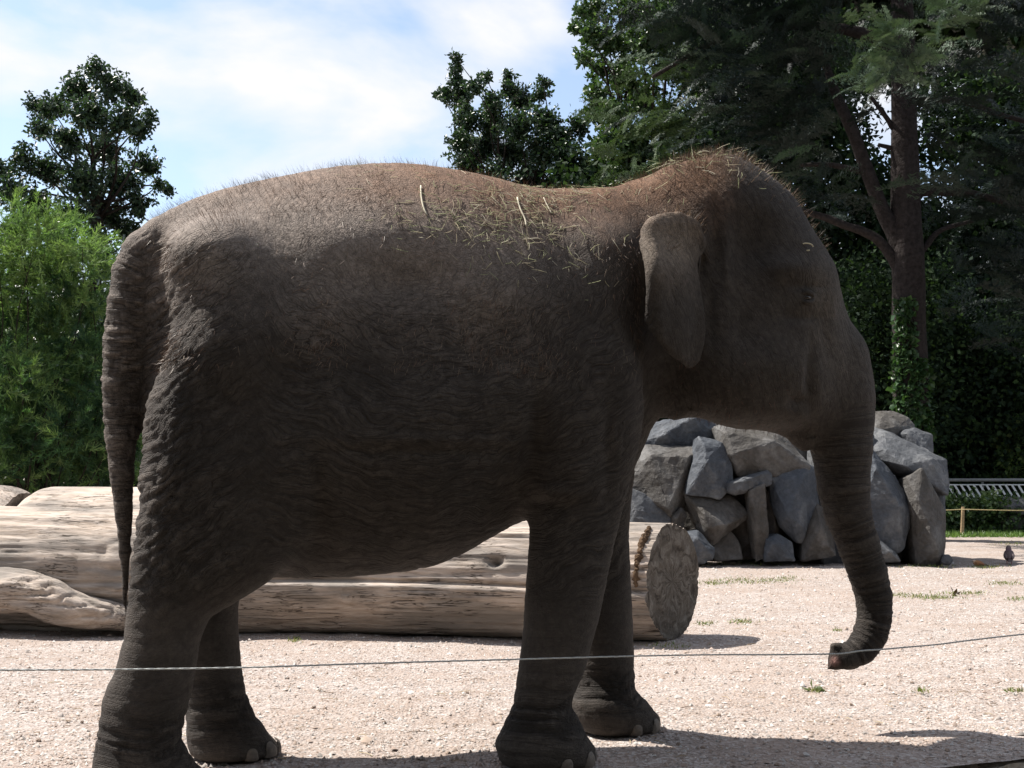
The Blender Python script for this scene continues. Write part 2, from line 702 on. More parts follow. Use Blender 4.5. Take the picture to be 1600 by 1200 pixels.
def legs():
    sg = -1
    nf = leg(NF, -0.25, [(0, 0.175, -0.25), (0.1, 0.17, -0.25), (0.25, 0.145, -0.25), (0.6, 0.16, -0.25), (0.95, 0.17, -0.25), (1.3, 0.20, -0.255), (1.7, 0.20, -0.25)], 0.17)
    ff = leg(FFR, 0.25, [(0, 0.175, 0.25), (0.1, 0.17, 0.25), (0.25, 0.145, 0.25), (0.6, 0.16, 0.25), (0.95, 0.17, 0.25), (1.3, 0.20, 0.255), (1.7, 0.20, 0.25)], 0.17)
    nh = leg(NH, -0.22, [(0, 0.165, -0.22), (0.15, 0.15, -0.22), (0.35, 0.14, -0.22), (0.6, 0.16, -0.22), (0.9, 0.21, -0.23), (1.2, 0.25, -0.24), (1.6, 0.24, -0.25)], 0.17)
    fh = leg(FH, 0.22, [(0, 0.165, 0.22), (0.15, 0.15, 0.22), (0.35, 0.14, 0.22), (0.6, 0.16, 0.22), (0.9, 0.21, 0.23), (1.2, 0.25, 0.24), (1.6, 0.24, 0.25)], 0.17)
    return nf, ff, nh, fh


for f_ in legs():
    field = smin(field, f_, 0.075)
del f_

TRUNK = pxchain([(1300, 560, 55), (1306, 620, 56), (1311, 660, 51), (1315, 700, 47), (1318, 760, 40.5), (1324, 800, 36.5), (1341, 850, 32.5), (1354, 890, 31),
                 (1365, 930, 29), (1367, 960, 27.5), (1361, 990, 27), (1346, 1014, 25), (1326, 1026, 21), (1308, 1031, 17)])
chain(field, TRUNK, 0.05)
# upper and lower finger of the trunk tip
chain(field, pxchain([(1318, 1018, 13), (1305, 1012, 10), (1300, 1020, 6)]), 0.012)
chain(field, pxchain([(1316, 1034, 12), (1302, 1042, 8), (1293, 1045, 5)]), 0.012)
TAIL = pxchain([(262, 372, 34), (226, 398, 37), (211, 430, 37), (203, 480, 37), (196, 540, 36), (190, 600, 32), (188, 640, 28), (188, 680, 24.5), (190, 740, 20),
                (193, 800, 15), (195, 860, 10.5), (196, 920, 7), (197, 965, 5)])
chain(field, TAIL, 0.045)
# lower lip and throat fold
chain(field, pxchain([(1215, 650, 26), (1243, 670, 19), (1256, 696, 9)]), 0.04)
# brow, cheek and jaw masses on both sides
for sd in (-1, 1):
    chain(field, pxchain([(1205, 432, 46, 0.195 * sd), (1258, 440, 36, 0.155 * sd)]), 0.12)
    chain(field, pxchain([(1150, 590, 64, 0.155 * sd), (1225, 606, 44, 0.14 * sd)]), 0.12)
    chain(field, pxchain([(1060, 300, 40, 0.11 * sd), (1130, 290, 42, 0.12 * sd), (1200, 340, 42, 0.12 * sd)]), 0.08)
    chain(field, pxchain([(935, 420, 60, 0.22 * sd), (925, 560, 62, 0.31 * sd), (880, 720, 60, 0.28 * sd)]), 0.14)
    chain(field, pxchain([(330, 420, 70, 0.30 * sd), (380, 520, 80, 0.34 * sd)]), 0.16)

# ears: thin curved flaps
EAR = [(1112, 336), (1098, 326), (1076, 320), (1048, 325), (1020, 337), (1005, 356), (998, 385), (1000, 420), (999, 465), (998, 500), (1010, 526), (1035, 546),
       (1062, 562), (1088, 573), (1104, 575), (1114, 557), (1121, 522), (1118, 484), (1112, 442), (1117, 406), (1130, 374)]


def ear(sd):
    P = poly(EAR, -0.47)
    d = blur2(sdf2(P), 1, 1)
    sa = sz(1115, 450, -0.4)[0]
    sb = sz(1000, 450, -0.4)[0]
    t = np.clip((sa - S2) / (sa - sb), -0.3, 1.2)
    ze = sz(1050, 320, -0.4)[1]
    zb = sz(1050, 570, -0.4)[1]
    w = np.clip((ze - Z2) / (ze - zb), 0, 1)
    lat = 0.345 + 0.085 * smooth01(w, 0.0, 0.42) * np.clip(t * 1.6, 0, 1) - 0.035 * smooth01(w, 0.6, 1.0) + 0.035 * smooth01(w, 0.25, 0.5) + 0.05 * np.clip(t, 0, 1) ** 0.8 + 0.035 * np.exp(-((t - 0.9) / 0.16) ** 2) - 0.05 * np.maximum(-t, 0) - 0.02 * w \
        + 0.012 * np.sin(w * 9 + t * 3) * np.clip(t, 0, 1) - 0.025 * np.exp(-((t - 0.28) / 0.14) ** 2)
    th = 0.019
    L = gl[None, :, None] * sd
    f = np.sqrt(np.maximum(d + th, 0)[:, None, :] ** 2 + np.maximum(np.abs(L - lat[:, None, :]) - 0.004, 0) ** 2) - th
    return f.astype(np.float32)


for sd in (-1, 1):
    field = smin(field, ear(sd), 0.02)
field = clipz(field)


def surface_nets(f):
    nx, ny, nz_ = f.shape
    sg = f < 0
    c = [f[dx:nx - 1 + dx, dy:ny - 1 + dy, dz:nz_ - 1 + dz] for dx in (0, 1) for dy in (0, 1) for dz in (0, 1)]
    neg = sum((a < 0).astype(np.int8) for a in c)
    act = (neg > 0) & (neg < 8)
    idx = np.full(act.shape, -1, np.int64)
    ci = np.argwhere(act)
    idx[act] = np.arange(len(ci))
    cv = np.stack([a[act] for a in c], -1).astype(float)
    off = np.array([(dx, dy, dz) for dx in (0, 1) for dy in (0, 1) for dz in (0, 1)], float)
    acc = np.zeros((len(ci), 3))
    cnt = np.zeros(len(ci))
    for i in range(8):
        for j in range(i + 1, 8):
            if np.abs(off[i] - off[j]).sum() != 1:
                continue
            a, b = cv[:, i], cv[:, j]
            x = (a < 0) != (b < 0)
            t = np.where(x, a / (a - b + 1e-12), 0)
            acc += np.where(x[:, None], off[i] + (off[j] - off[i]) * t[:, None], 0)
            cnt += x
    V = ci + acc / cnt[:, None]
    Q = []
    for ax in range(3):
        a = [slice(None)] * 3
        b = [slice(None)] * 3
        a[ax] = slice(0, -1)
        b[ax] = slice(1, None)
        cr_ = sg[tuple(a)] != sg[tuple(b)]
        p = np.argwhere(cr_)
        o1, o2 = [(1, 2), (2, 0), (0, 1)][ax]
        ok = (p[:, o1] > 0) & (p[:, o2] > 0) & (p[:, o1] < act.shape[o1]) & (p[:, o2] < act.shape[o2])
        p = p[ok]
        ins = sg[tuple(p.T)]
        e1 = np.zeros(3, int)
        e2 = np.zeros(3, int)
        e1[o1] = 1
        e2[o2] = 1
        q = np.stack([idx[tuple((p - e1 - e2).T)], idx[tuple((p - e2).T)], idx[tuple(p.T)], idx[tuple((p - e1).T)]], -1)
        q[~ins] = q[~ins][:, ::-1]
        Q.append(q)
    return V, np.vstack(Q)


EV, EQ = surface_nets(field)
del field
EV = EV * HG + np.array([s0, l0, z0])


def laplace(V, Q, it, lam):
    e = np.vstack([Q[:, [0, 1]], Q[:, [1, 2]], Q[:, [2, 3]], Q[:, [3, 0]]])
    n = len(V)
    deg = np.bincount(e[:, 0], minlength=n) + np.bincount(e[:, 1], minlength=n)
    for _ in range(it):
        A = np.stack([np.bincount(e[:, 0], V[e[:, 1], k], n) + np.bincount(e[:, 1], V[e[:, 0], k], n) for k in range(3)], -1)
        V = V + lam * (A / deg[:, None] - V)
    return V


EV = laplace(EV, EQ, 3, 0.5)
EV[:, 2] = np.maximum(EV[:, 2], 0.0)


def subdivide_quads(V, Q):
    """one level of smooth subdivision"""
    n, m = len(V), len(Q)
    e = np.stack([Q, np.roll(Q, -1, 1)], -1).reshape(-1, 2)
    es = np.sort(e, 1)
    key = es[:, 0].astype(np.int64) * n + es[:, 1]
    uk, inv = np.unique(key, return_inverse=True)
    ue = np.stack([uk // n, uk % n], -1)
    mid = V[ue].mean(1)
    fc = V[Q].mean(1)
    ne = len(ue)
    inv = inv.reshape(m, 4)
    fi = n + ne + np.arange(m)
    out = []
    for k in range(4):
        out.append(np.stack([Q[:, k], n + inv[:, k], fi, n + inv[:, (k - 1) % 4]], -1))
    Q2 = np.vstack(out)
    V2 = laplace(np.vstack([V, mid, fc]), Q2, 1, 0.5)
    return V2, Q2


EV, EQ = subdivide_quads(EV, EQ)


def vnormals(V, Q):
    a = np.cross(V[Q[:, 2]] - V[Q[:, 0]], V[Q[:, 3]] - V[Q[:, 1]])
    N = np.zeros_like(V)
    for k in range(3):
        for j in range(4):
            N[:, k] += np.bincount(Q[:, j], a[:, k], len(V))
    return N / (np.linalg.norm(N, axis=1)[:, None] + 1e-12)


EN = vnormals(EV, EQ)
if (EN * (EV - EV.mean(0))).sum() < 0:
    EQ = EQ[:, ::-1]
    EN = -EN
UV, DEP = project(loc2w(EV))
pu, pv = UV[:, 0], UV[:, 1]
near = EV[:, 1] < 0


def g2(u, v, ru, rv=None, both=False):
    g = np.exp(-((pu - u) / ru) ** 2 - ((pv - v) / (rv or ru)) ** 2)
    return g if both else g * near


# ---- large soft relief: hip bone, ribs, folds, brow
D = np.zeros(len(EV))
for (u, v, ru, rv, a) in [(560, 360, 150, 55, 0.030), (640, 440, 90, 40, -0.034), (330, 385, 60, 40, 0.018), (410, 470, 60, 60, -0.012), (790, 440, 90, 60, 0.02),
                          (720, 640, 160, 90, 0.025), (500, 790, 18, 120, -0.022), (835, 700, 16, 110, -0.028), (880, 640, 40, 60, 0.015), (1010, 590, 16, 70, -0.02),
                          (868, 792, 34, 12, -0.018), (868, 768, 34, 12, 0.014), (905, 740, 20, 60, 0.012), (950, 700, 12, 90, -0.014),
                          (1176, 385, 36, 55, -0.05), (1232, 418, 42, 18, 0.03), (1120, 380, 10, 60, -0.02), (1138, 400, 9, 70, 0.012), (1262, 468, 20, 14, 0.014), (1255, 496, 34, 8, -0.014), (1262, 448, 30, 6, -0.010), (1248, 630, 16, 10, -0.035), (1268, 590, 9, 50, -0.030), (1225, 560, 40, 40, 0.02), (1160, 500, 26, 60, -0.022), (1290, 520, 14, 40, -0.012), (1300, 480, 10, 40, 0.010),
                          (1215, 640, 50, 16, 0.014), (1098, 410, 9, 50, -0.022), (1112, 480, 8, 50, -0.018), (1050, 350, 50, 14, 0.012), (1040, 470, 30, 30, -0.014), (1075, 530, 26, 30, 0.010), (1020, 420, 12, 60, 0.010), (250, 480, 10, 120, -0.02), (300, 600, 60, 60, 0.012), (240, 1090, 50, 40, 0.006),
                          (660, 705, 150, 9, -0.012), (660, 685, 150, 10, 0.008), (480, 860, 50, 10, -0.010)]:
    D += a * g2(u, v, ru, rv)

D0 = D.copy()
# ---- wrinkles, in directions that follow the hide
px = EV[:, 0]
pz = EV[:, 2]
pl = EV[:, 1]


def wrinkle(phi, tau, wl, stretch, seed, sharp=0.65):
    n = perlin(phi / wl + 0.5 * perlin(phi / wl / 3, tau / wl / 3, seed + 5), tau / (wl * stretch), seed + 0.35 * px * 0)
    r = 1 - np.abs(n) * 2.0          # 1 in the crease
    return -np.clip(r, 0, 1) ** (1 / sharp)


cS, cZ = sz(660, 330, -0.5)
rad = np.hypot(px - cS, (pz - cZ) * 1.15)
ang = np.arctan2(pz - cZ, px - cS) * 0.6
w_h = smooth01(-pu, -470, -330) * smooth01(pv, 300, 430) * smooth01(-pv, -1000, -880)   # hindquarter
w_leg = smooth01(pv, 880, 1000)
w_head = smooth01(pu, 990, 1060) * (1 - w_leg)
w_t = np.clip(1 - w_h - w_leg - w_head, 0, 1)
hp = -0.62 * px * 1.0 + 0.78 * pz + 0.10 * np.sin(px * 3)
hp = 0.80 * pz - 0.60 * px
ht = 0.60 * pz + 0.80 * px
wob = 0.07 * perlin(px * 5, pz * 5, 3.0) + 0.03 * perlin(px * 13, pz * 13, 8.0)
amp_t = 0.35 + 0.65 * smooth01(pv, 420, 560)
D += 0.5 * w_t * amp_t * (0.0050 * wrinkle(rad + wob, ang + wob, 0.042, 3.6, 1.7, 0.5) + 0.0042 * wrinkle(rad + wob, ang, 0.024, 3.2, 4.2, 0.5) + 0.0026 * wrinkle(ang, rad, 0.035, 3.0, 9.1, 0.5))
amp_h = 0.30 + 0.85 * smooth01(-pu, -340, -230) + 0.3 * smooth01(pv, 420, 520)
D += w_h * amp_h * (0.0058 * wrinkle(hp, ht, 0.042, 3.5, 2.4) + 0.0045 * wrinkle(hp, ht, 0.022, 3.5, 7.3) + 0.002 * wrinkle(ht, hp, 0.03, 2.0, 3.3))
# legs: level creases at ankles and behind the knees
ank = 0.35 + 1.3 * np.exp(-((pz - 0.20) / 0.09) ** 2) + 0.8 * np.exp(-((pz - 0.95) / 0.12) ** 2)
D += w_leg * ank * (0.0055 * wrinkle(pz + 0.05 * perlin(px * 3, pl * 3, 4.0), px + pl, 0.042, 4.5, 6.6) + 0.0022 * wrinkle(px + pl, pz, 0.02, 3.0, 8.0))
# head
D += 0.5 * w_head * (0.0036 * wrinkle(px * 0.9 + pz * 0.3 + wob * 0.5, pz, 0.034, 3.5, 5.1, 0.5) + 0.0026 * wrinkle(pz + wob * 0.5, px, 0.026, 3.0, 6.1, 0.5))


def chain_param(C):
    """arc length along a chain of centres, and distance to it"""
    best = np.full(len(EV), 1e9)
    arc = np.zeros(len(EV))
    L = 0
    for a, b in zip(C[:-1], C[1:]):
        e = b[:3] - a[:3]
        le = np.linalg.norm(e)
        t = np.clip(((EV - a[:3]) @ e) / le ** 2, 0, 1)
        d = np.linalg.norm(EV - a[:3] - t[:, None] * e, axis=1) - (a[3] + (b[3] - a[3]) * t)
        k = d < best
        best[k] = d[k]
        arc[k] = (L + t * le)[k]
        L += le
    return arc, best


ta, td = chain_param(TRUNK)
w_tr = smooth01(-td, -0.03, -0.005) * smooth01(ta, 0.12, 0.3)
D0 = D0 * (1 - w_tr)
D = D * (1 - w_tr) + w_tr * np.interp(ta, [0.2, 0.6, 1.0], [0.25, 0.5, 1.0]) * (0.0055 * wrinkle(ta, pl, 0.030, 9.0, 3.9) + 0.003 * wrinkle(ta, pl, 0.015, 7.0, 2.9))
qa, qd = chain_param(TAIL)
w_ta = smooth01(-qd, -0.03, -0.005) * smooth01(qa, 0.08, 0.2)
D0 = D0 * (1 - w_ta)
D = D * (1 - w_ta) + w_ta * np.interp(qa, [0, 0.6, 1.0, 1.4], [1, 1, 0.45, 0.1]) * (0.007 * wrinkle(qa + 0.15 * pl, pl + px, 0.032, 3.0, 3.1) + 0.004 * wrinkle(qa, pl, 0.016, 4.0, 5.5) + 0.003 * wrinkle(pl + px, qa, 0.02, 3.0, 5.7))
# groove along the back of the trunk (it is flattened behind)
D += 0.0012 * fbm(px * 28, pl * 28, pz * 28, 2)
sole = pz < 0.012
D[sole] = 0
EV = EV + EN * D[:, None]
EV[:, 2] = np.maximum(EV[:, 2], 0.0)
EN = vnormals(EV, EQ)

# ---- hide colour: grey-brown skin, russet dust and down along the back, freckled ear with sunlit paleness painted above, a darker patch on the hind leg
nA = fbm(px * 2.3, pl * 2.3, pz * 2.3, 4)
nB = fbm(px * 9, pl * 9, pz * 9, 3)
base = np.array([0.060, 0.051, 0.044])
col = base * (1 + 0.30 * nA[:, None] + 0.22 * nB[:, None])
russ = np.array([0.20, 0.108, 0.062])
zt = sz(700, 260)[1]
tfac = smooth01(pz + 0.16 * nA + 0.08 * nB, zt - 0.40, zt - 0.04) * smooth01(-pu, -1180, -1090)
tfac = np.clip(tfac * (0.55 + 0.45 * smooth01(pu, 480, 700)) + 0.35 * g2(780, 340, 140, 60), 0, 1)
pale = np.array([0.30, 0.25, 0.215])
sunlit_pale = np.clip(smooth01(pz + 0.25 * nA, zt - 0.95, zt - 0.35) * near * smooth01(-pu, -1000, -700) * 1.1 + 0.8 * smooth01(-pu, -300, -170) * smooth01(-pv, -1050, -600), 0, 1)[:, None]  # sunlit brightness of flank and rump painted in, mixed with pale dust
col = col * (1 - 0.75 * sunlit_pale) + pale * (1 + 0.25 * nB[:, None]) * 0.75 * sunlit_pale
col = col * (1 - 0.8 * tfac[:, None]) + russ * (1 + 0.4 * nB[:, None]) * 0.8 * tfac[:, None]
earw = (g2(1050, 378, 46, 52) * (pl < -0.34))[:, None]
col = col * (1 - 0.8 * earw) + np.array([0.26, 0.205, 0.155]) * (1 + 0.2 * nB[:, None]) * 0.8 * earw  # upper ear's sunlit paleness put into the colour
earl = (g2(1060, 510, 50, 50) * (pl < -0.36) * 0.5)[:, None]
col = col * (1 - 0.4 * earl)
fore = (g2(1290, 470, 26, 60) + 0.5 * g2(1315, 560, 30, 40))[:, None]
col = col * (1 - 0.5 * np.clip(fore, 0, 1)) + np.array([0.155, 0.13, 0.105]) * 0.5 * np.clip(fore, 0, 1)
dk = np.clip(g2(250, 1100, 40, 45) * 0.5, 0, 1)[:, None]
col = col * (1 - 0.55 * dk)
# creases darkened: dirt plus their shade painted into the colour
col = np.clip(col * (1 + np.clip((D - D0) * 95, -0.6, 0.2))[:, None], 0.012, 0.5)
# pink inside of the trunk tip
pk = g2(1304, 1034, 7, 7, True)[:, None]
col = col * (1 - pk) + np.array([0.42, 0.24, 0.21]) * pk


def m_hide():
    t = NT("elephant_hide")
    c = t.col()
    v = t.coords()
    vo = t.node("TexVoronoi", feature='DISTANCE_TO_EDGE')
    t.set(vo, Scale=85.0)
    wob = t.node("TexNoise")
    t.set(wob, Scale=14.0, Detail=3.0)
    t.l.new(v, wob.inputs['Vector'])
    mxv = t.node("Mix", data_type='VECTOR')
    mxv.inputs['Factor'].default_value = 0.06
    t.l.new(v, mxv.inputs[4])
    t.l.new(wob.outputs['Color'], mxv.inputs[5])
    t.l.new(mxv.outputs[1], vo.inputs['Vector'])
    cell = t.ramp(vo.outputs['Distance'], [(0.0, 0.0), (0.12, 0.8), (0.4, 1.0)])
    fine = t.noise(v, 160, 3, 0.6)
    spots = t.noise(v, 45, 4, 0.6)
    c2 = t.mix(0.55, c, t.mix(1.0, c, t.ramp(spots, [(0.3, 0.55), (0.7, 1.5)]), 'MULTIPLY'))
    c2 = t.mix(t.ramp(vo.outputs['Distance'], [(0.0, 0.35), (0.1, 0.0)]), c2, (0.03, 0.024, 0.02))
    # thin creases running along the hide's own directions
    tot = None
    for nm, fr, st in (('fa', 30.0, 0.20), ('fb', 27.0, 0.26), ('fc', 34.0, 0.15)):
        a_ = t.node("Attribute")
        a_.attribute_name = nm
        sp_ = t.node("SeparateXYZ")
        t.l.new(a_.outputs['Vector'], sp_.inputs[0])
        for k_, (mul, wd, wt) in enumerate(((1.0, 0.030, 1.0), (2.1, 0.034, 0.75))):
            cm = t.node("CombineXYZ")
            t.l.new(t.math('MULTIPLY', sp_.outputs[0], fr * mul), cm.inputs[0])
            t.l.new(t.math('MULTIPLY', sp_.outputs[1], fr * mul * st), cm.inputs[1])
            cm.inputs[2].default_value = 3.3 * k_ + fr
            nn_ = t.noise(cm.outputs[0], 1.0, 2.0, 0.5, 0.6)
            ln = t.ramp(nn_, [(0.5 - wd, 0.0), (0.5, 1.0), (0.5 + wd, 0.0)])
            ln = t.math('MULTIPLY', t.math('MULTIPLY', ln, sp_.outputs[2]), wt)
            tot = ln if tot is None else t.math('MAXIMUM', tot, ln)
    c2 = t.mix(t.math('MULTIPLY', tot, 0.62), c2, (0.016, 0.012, 0.010))  # crease lines darkened too, dirt and shade in the colour
    n = t.bump(cell, 0.5, 0.004)
    n = t.bump(fine, 0.35, 0.003, n)
    n = t.bump(t.math('SUBTRACT', 1.0, tot), 0.7, 0.006, n)
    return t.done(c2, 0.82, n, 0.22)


eleph = empty("elephant", tuple(EO), "grey-brown elephant with hay on its back standing side-on behind the wire", "elephant", rz=PSI)
M_HIDE = m_hide()
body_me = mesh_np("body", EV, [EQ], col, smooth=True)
wt_ = np.clip(w_t * (0.35 + 0.65 * smooth01(pv, 380, 520)), 0, 1) * (1 - w_tr) * (1 - w_ta)
wh_ = w_h * (1 - w_ta)
legc = np.clip(w_leg * (0.25 + 0.75 * np.exp(-((pz - 0.2) / 0.12) ** 2)), 0, 1)
wc_ = np.maximum(np.maximum(legc * (1 - w_tr), w_tr), np.maximum(w_ta, 0.55 * w_head * (1 - w_tr)))
phc = np.where(w_tr > 0.5, ta, np.where(w_ta > 0.5, qa, np.where(w_leg > 0.5, pz + 0.04 * perlin(px * 3, pl * 3, 4.0), 0.85 * px + 0.45 * pz)))
tac = np.where(w_tr > 0.5, pl, np.where(w_ta > 0.5, pl + px, np.where(w_leg > 0.5, px + pl, pz - 0.3 * px)))
for nm, arr in (('fa', (rad + wob * 0.8, ang + wob * 0.5, wt_)), ('fb', (hp + wob * 0.4, ht, wh_)), ('fc', (phc, tac, wc_))):
    at_ = body_me.attributes.new(nm, 'FLOAT_VECTOR', 'POINT')
    at_.data.foreach_set("vector", np.stack(arr, -1).astype(np.float32).ravel())
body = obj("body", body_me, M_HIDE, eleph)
EW = loc2w(EV)
UV, DEP = project(EW)
pu, pv = UV[:, 0], UV[:, 1]
ENW = EN[:, 0:1] * EF + EN[:, 1:2] * EL + EN[:, 2:3] * np.array([0, 0, 1.0])
FACING = (ENW * (EW - np.array([0, 0, CAMH]))).sum(1) < 0


def surf_at(u, v, r=4.0, lim=None):
    """nearest point of the hide seen at a pixel: index of its vertex"""
    k = np.where(((pu - u) ** 2 + (pv - v) ** 2 < r * r) & FACING)[0]
    if len(k) == 0:
        return surf_at(u, v, r * 2)
    return k[np.argmin(DEP[k])]


# ---- eyes
t = NT("eye")
M_EYE = t.done((0.016, 0.010, 0.007), 0.12, None, 0.6)
ke = surf_at(1264, 466)
for sd in (1, -1):
    bm = bmesh.new()
    bmesh.ops.create_uvsphere(bm, u_segments=16, v_segments=10, radius=0.017)
    p = EV[ke] - EN[ke] * 0.012
    for vv in bm.verts:
        vv.co = (vv.co.x * 1.15 + p[0], vv.co.y + sd * p[1], vv.co.z * 0.8 + p[2])
    e_ = obj("eye", bm_mesh("eye", bm, True), M_EYE, eleph)
    # wrinkled lids: two arcs over and under the eye
    for name, up_ in (("eyelid", 1), ("eyelid", -1)):
        aa_ = np.linspace(0.1, math.pi - 0.1, 14)
        P = np.stack([p[0] + 0.032 * np.cos(aa_), np.full(14, sd * (p[1] - 0.012)) + sd * 0.010 * np.abs(np.cos(aa_)), p[2] + up_ * (0.019 * np.sin(aa_) + 0.003)], -1)
        V, Q, T = tube_np(P, 0.006 + 0.006 * np.sin(aa_), 8)
        obj(name, mesh_np("eyelid", V, [Q, T], np.tile(base * 0.8, (len(V), 1)), True), M_HIDE, e_)

# ---- toenails
M_NAIL = mat_plain("toenail_horn", (0.115, 0.095, 0.078), 0.6, 60, 0.3, 0.3, 0.35)


def nail(center_s, l, ang, rad_s, rad_l, size):
    """a horn plate on the front rim of a foot, facing direction ang in the foot's plane"""
    ca, sa = math.cos(ang), math.sin(ang)
    # find the hide along that direction near the ground
    best = None
    dirv = np.array([ca, sa])
    rel = EV[:, :2] - np.array([center_s, l])
    al = rel @ dirv
    ac = np.abs(rel @ np.array([-sa, ca]))
    k = np.where((ac < 0.012) & (EV[:, 2] > 0.02) & (EV[:, 2] < 0.07) & (al < 0.33))[0]
    if len(k) == 0:
        return
    r = al[k].max()
    nu, nv = 9, 7
    a = np.linspace(-1, 1, nu)
    b = np.linspace(0, 1, nv)
    A, Bv = np.meshgrid(a, b, indexing='ij')
    hgt = size * 1.05 * np.sqrt(np.clip(1 - np.abs(A) ** 2.6, 0, 1))
    zz = 0.006 + Bv * hgt
    w = A * size * 0.62
    # follow the hide: distance outwards at each height
    out = np.zeros_like(A)
    for i in range(nu):
        for j in range(nv):
            kk = np.where((np.abs(rel @ np.array([-sa, ca]) - w[i, j]) < 0.016) & (np.abs(EV[:, 2] - zz[i, j]) < 0.012) & (al > 0) & (al < 0.36))[0]
            out[i, j] = al[kk].max() if len(kk) else r - 0.01
    bulge = 0.009 * np.sqrt(np.clip(1 - A ** 2, 0, 1)) * (1 - 0.5 * Bv) - 0.004 * (Bv > 0.95) - 0.004 * (np.abs(A) > 0.95)
    o_ = out + bulge
    X = center_s + o_ * ca - w * sa
    Y = l + o_ * sa + w * ca
    V = np.stack([X, Y, zz], -1).reshape(-1, 3)
    Vb = np.stack([X - 0.02 * ca, Y - 0.02 * sa, zz], -1).reshape(-1, 3)
    i = (np.arange(nu - 1)[:, None] * nv + np.arange(nv - 1)[None]).ravel()
    q = np.stack([i, i + nv, i + nv + 1, i + 1], -1)
    obj("toenail", mesh_np("toenail", np.vstack([V, Vb]), [q, q[:, ::-1] + len(V)], smooth=True), M_NAIL, eleph)


FEET = [(sz(856, 1192, -0.25)[0], -0.25), (sz(966, 1140, 0.25)[0], 0.25), (sz(240, 1238, -0.22)[0], -0.22), (sz(380, 1196, 0.22)[0], 0.22)]
for (fs, fl) in FEET:
    for a_ in (-78, -38, 0, 38, 78):
        nail(fs, fl, R_(a_), 0.17, 0.17, 0.056 if abs(a_) < 60 else 0.046)

# ---- hair: sparse bristles along the back, dense tuft on the crown
M_HAIR = NT("bristle")
M_HAIR = M_HAIR.done(M_HAIR.col(), 0.5, None, 0.3)


def strands(idx, length, width, lean, cols, curl=0.3, sink=0.004, flat=0.0):
    n = len(idx)
    P = EV[idx] + rng.normal(0, 0.006, (n, 3)) - EN[idx] * sink
    d = EN[idx] * (1 - flat) + lean + rng.normal(0, 0.28, (n, 3))
    d /= np.linalg.norm(d, axis=1)[:, None]
    b = rng.normal(0, 1, (n, 3))
    b -= (b * d).sum(1)[:, None] * d
    b /= np.linalg.norm(b, axis=1)[:, None]
    c = np.cross(d, b)
    L = length[:, None]
    w = np.broadcast_to(width, (n,))[:, None]
    m = P + d * L * 0.5 + c * L * curl * 0.12
    e = P + d * L * 0.95 + c * L * curl * 0.5 * rng.uniform(-1, 1, (n, 1))
    V = np.stack([P - b * w, P + b * w, m - b * w * 0.8, m + b * w * 0.8, e], 1).reshape(-1, 3)
    k = np.arange(n)[:, None] * 5
    Q = k + np.array([0, 1, 3, 2])
    T = k + np.array([2, 3, 4])
    return V, Q, T, np.repeat(cols, 5, 0)


H = Acc()
up = EN[:, 2]


def pick(w, n):
    p = w / w.sum()
    return rng.choice(len(EV), n, p=p)


def hcol(n, pal):
    pal = np.array(pal)
    return pal[rng.integers(0, len(pal), n)] * rng.uniform(0.6, 1.3, (n, 1))


top = smooth01(up, 0.45, 0.95) * (pu > 230) * (pu < 1010) * (pz > 1.7)
i = pick(top * (0.25 + smooth01(perlin(px * 4, pl * 4, 0.0), -0.2, 0.5)), 9000)
H.add(*strands(i, rng.uniform(0.015, 0.052, len(i)), 0.00042, np.array([-0.35, 0, 0.25]), hcol(len(i), [(0.16, 0.075, 0.035), (0.22, 0.12, 0.06), (0.05, 0.035, 0.03)])))
crown = (smooth01(up, 0.25, 0.8) * np.exp(-((pu - 1095) / 62) ** 2) + 0.12 * smooth01(up, 0.2, 0.7) * (pu > 1120) * (pu < 1290)) * (pv < 400)
i = pick(crown, 5200)
H.add(*strands(i, rng.uniform(0.02, 0.065, len(i)), 0.0006, np.array([0.1, 0, 0.25]), hcol(len(i), [(0.14, 0.075, 0.04), (0.22, 0.14, 0.08), (0.06, 0.04, 0.03), (0.17, 0.13, 0.09)])))
side = (up > -0.1) * (up < 0.75) * (pz > 1.55) * near * (pu > 230) * (pu < 1000)
i = pick(side * (0.1 + smooth01(nA, 0.0, 0.35)), 5500)
H.add(*strands(i, rng.uniform(0.02, 0.05, len(i)), 0.0007, np.array([-0.3, 0, -0.8]), hcol(len(i), [(0.13, 0.07, 0.042), (0.18, 0.13, 0.09)]), flat=0.55))
jaw = (pu > 1030) * (pu < 1240) * (pv > 560)
i = pick(jaw.astype(float), 700)
H.add(*strands(i, rng.uniform(0.015, 0.04, len(i)), 0.0007, np.array([0, 0, -0.3]), hcol(len(i), [(0.12, 0.06, 0.04)])))
trk = w_tr * (td < 0.02)
i = pick(trk * (pv < 1000), 900)
H.add(*strands(i, rng.uniform(0.008, 0.02, len(i)), 0.0006, np.array([0, 0, -0.3]), hcol(len(i), [(0.10, 0.06, 0.045)])))
tuft = (qd < 0.02) * (pv > 890)
if False:
    i = pick(tuft.astype(float), 160)
    H.add(*strands(i, rng.uniform(0.06, 0.14, len(i)), 0.0008, np.array([0, 0, -3.0]), hcol(len(i), [(0.03, 0.02, 0.018)])))
obj("hair", H.mesh("hair"), M_HAIR, eleph, kind="stuff")

# ---- hay strewn over the back and the crown
M_HAY = NT("hay_blades")
M_HAY = M_HAY.done(M_HAY.col(), 0.7, None, 0.2)


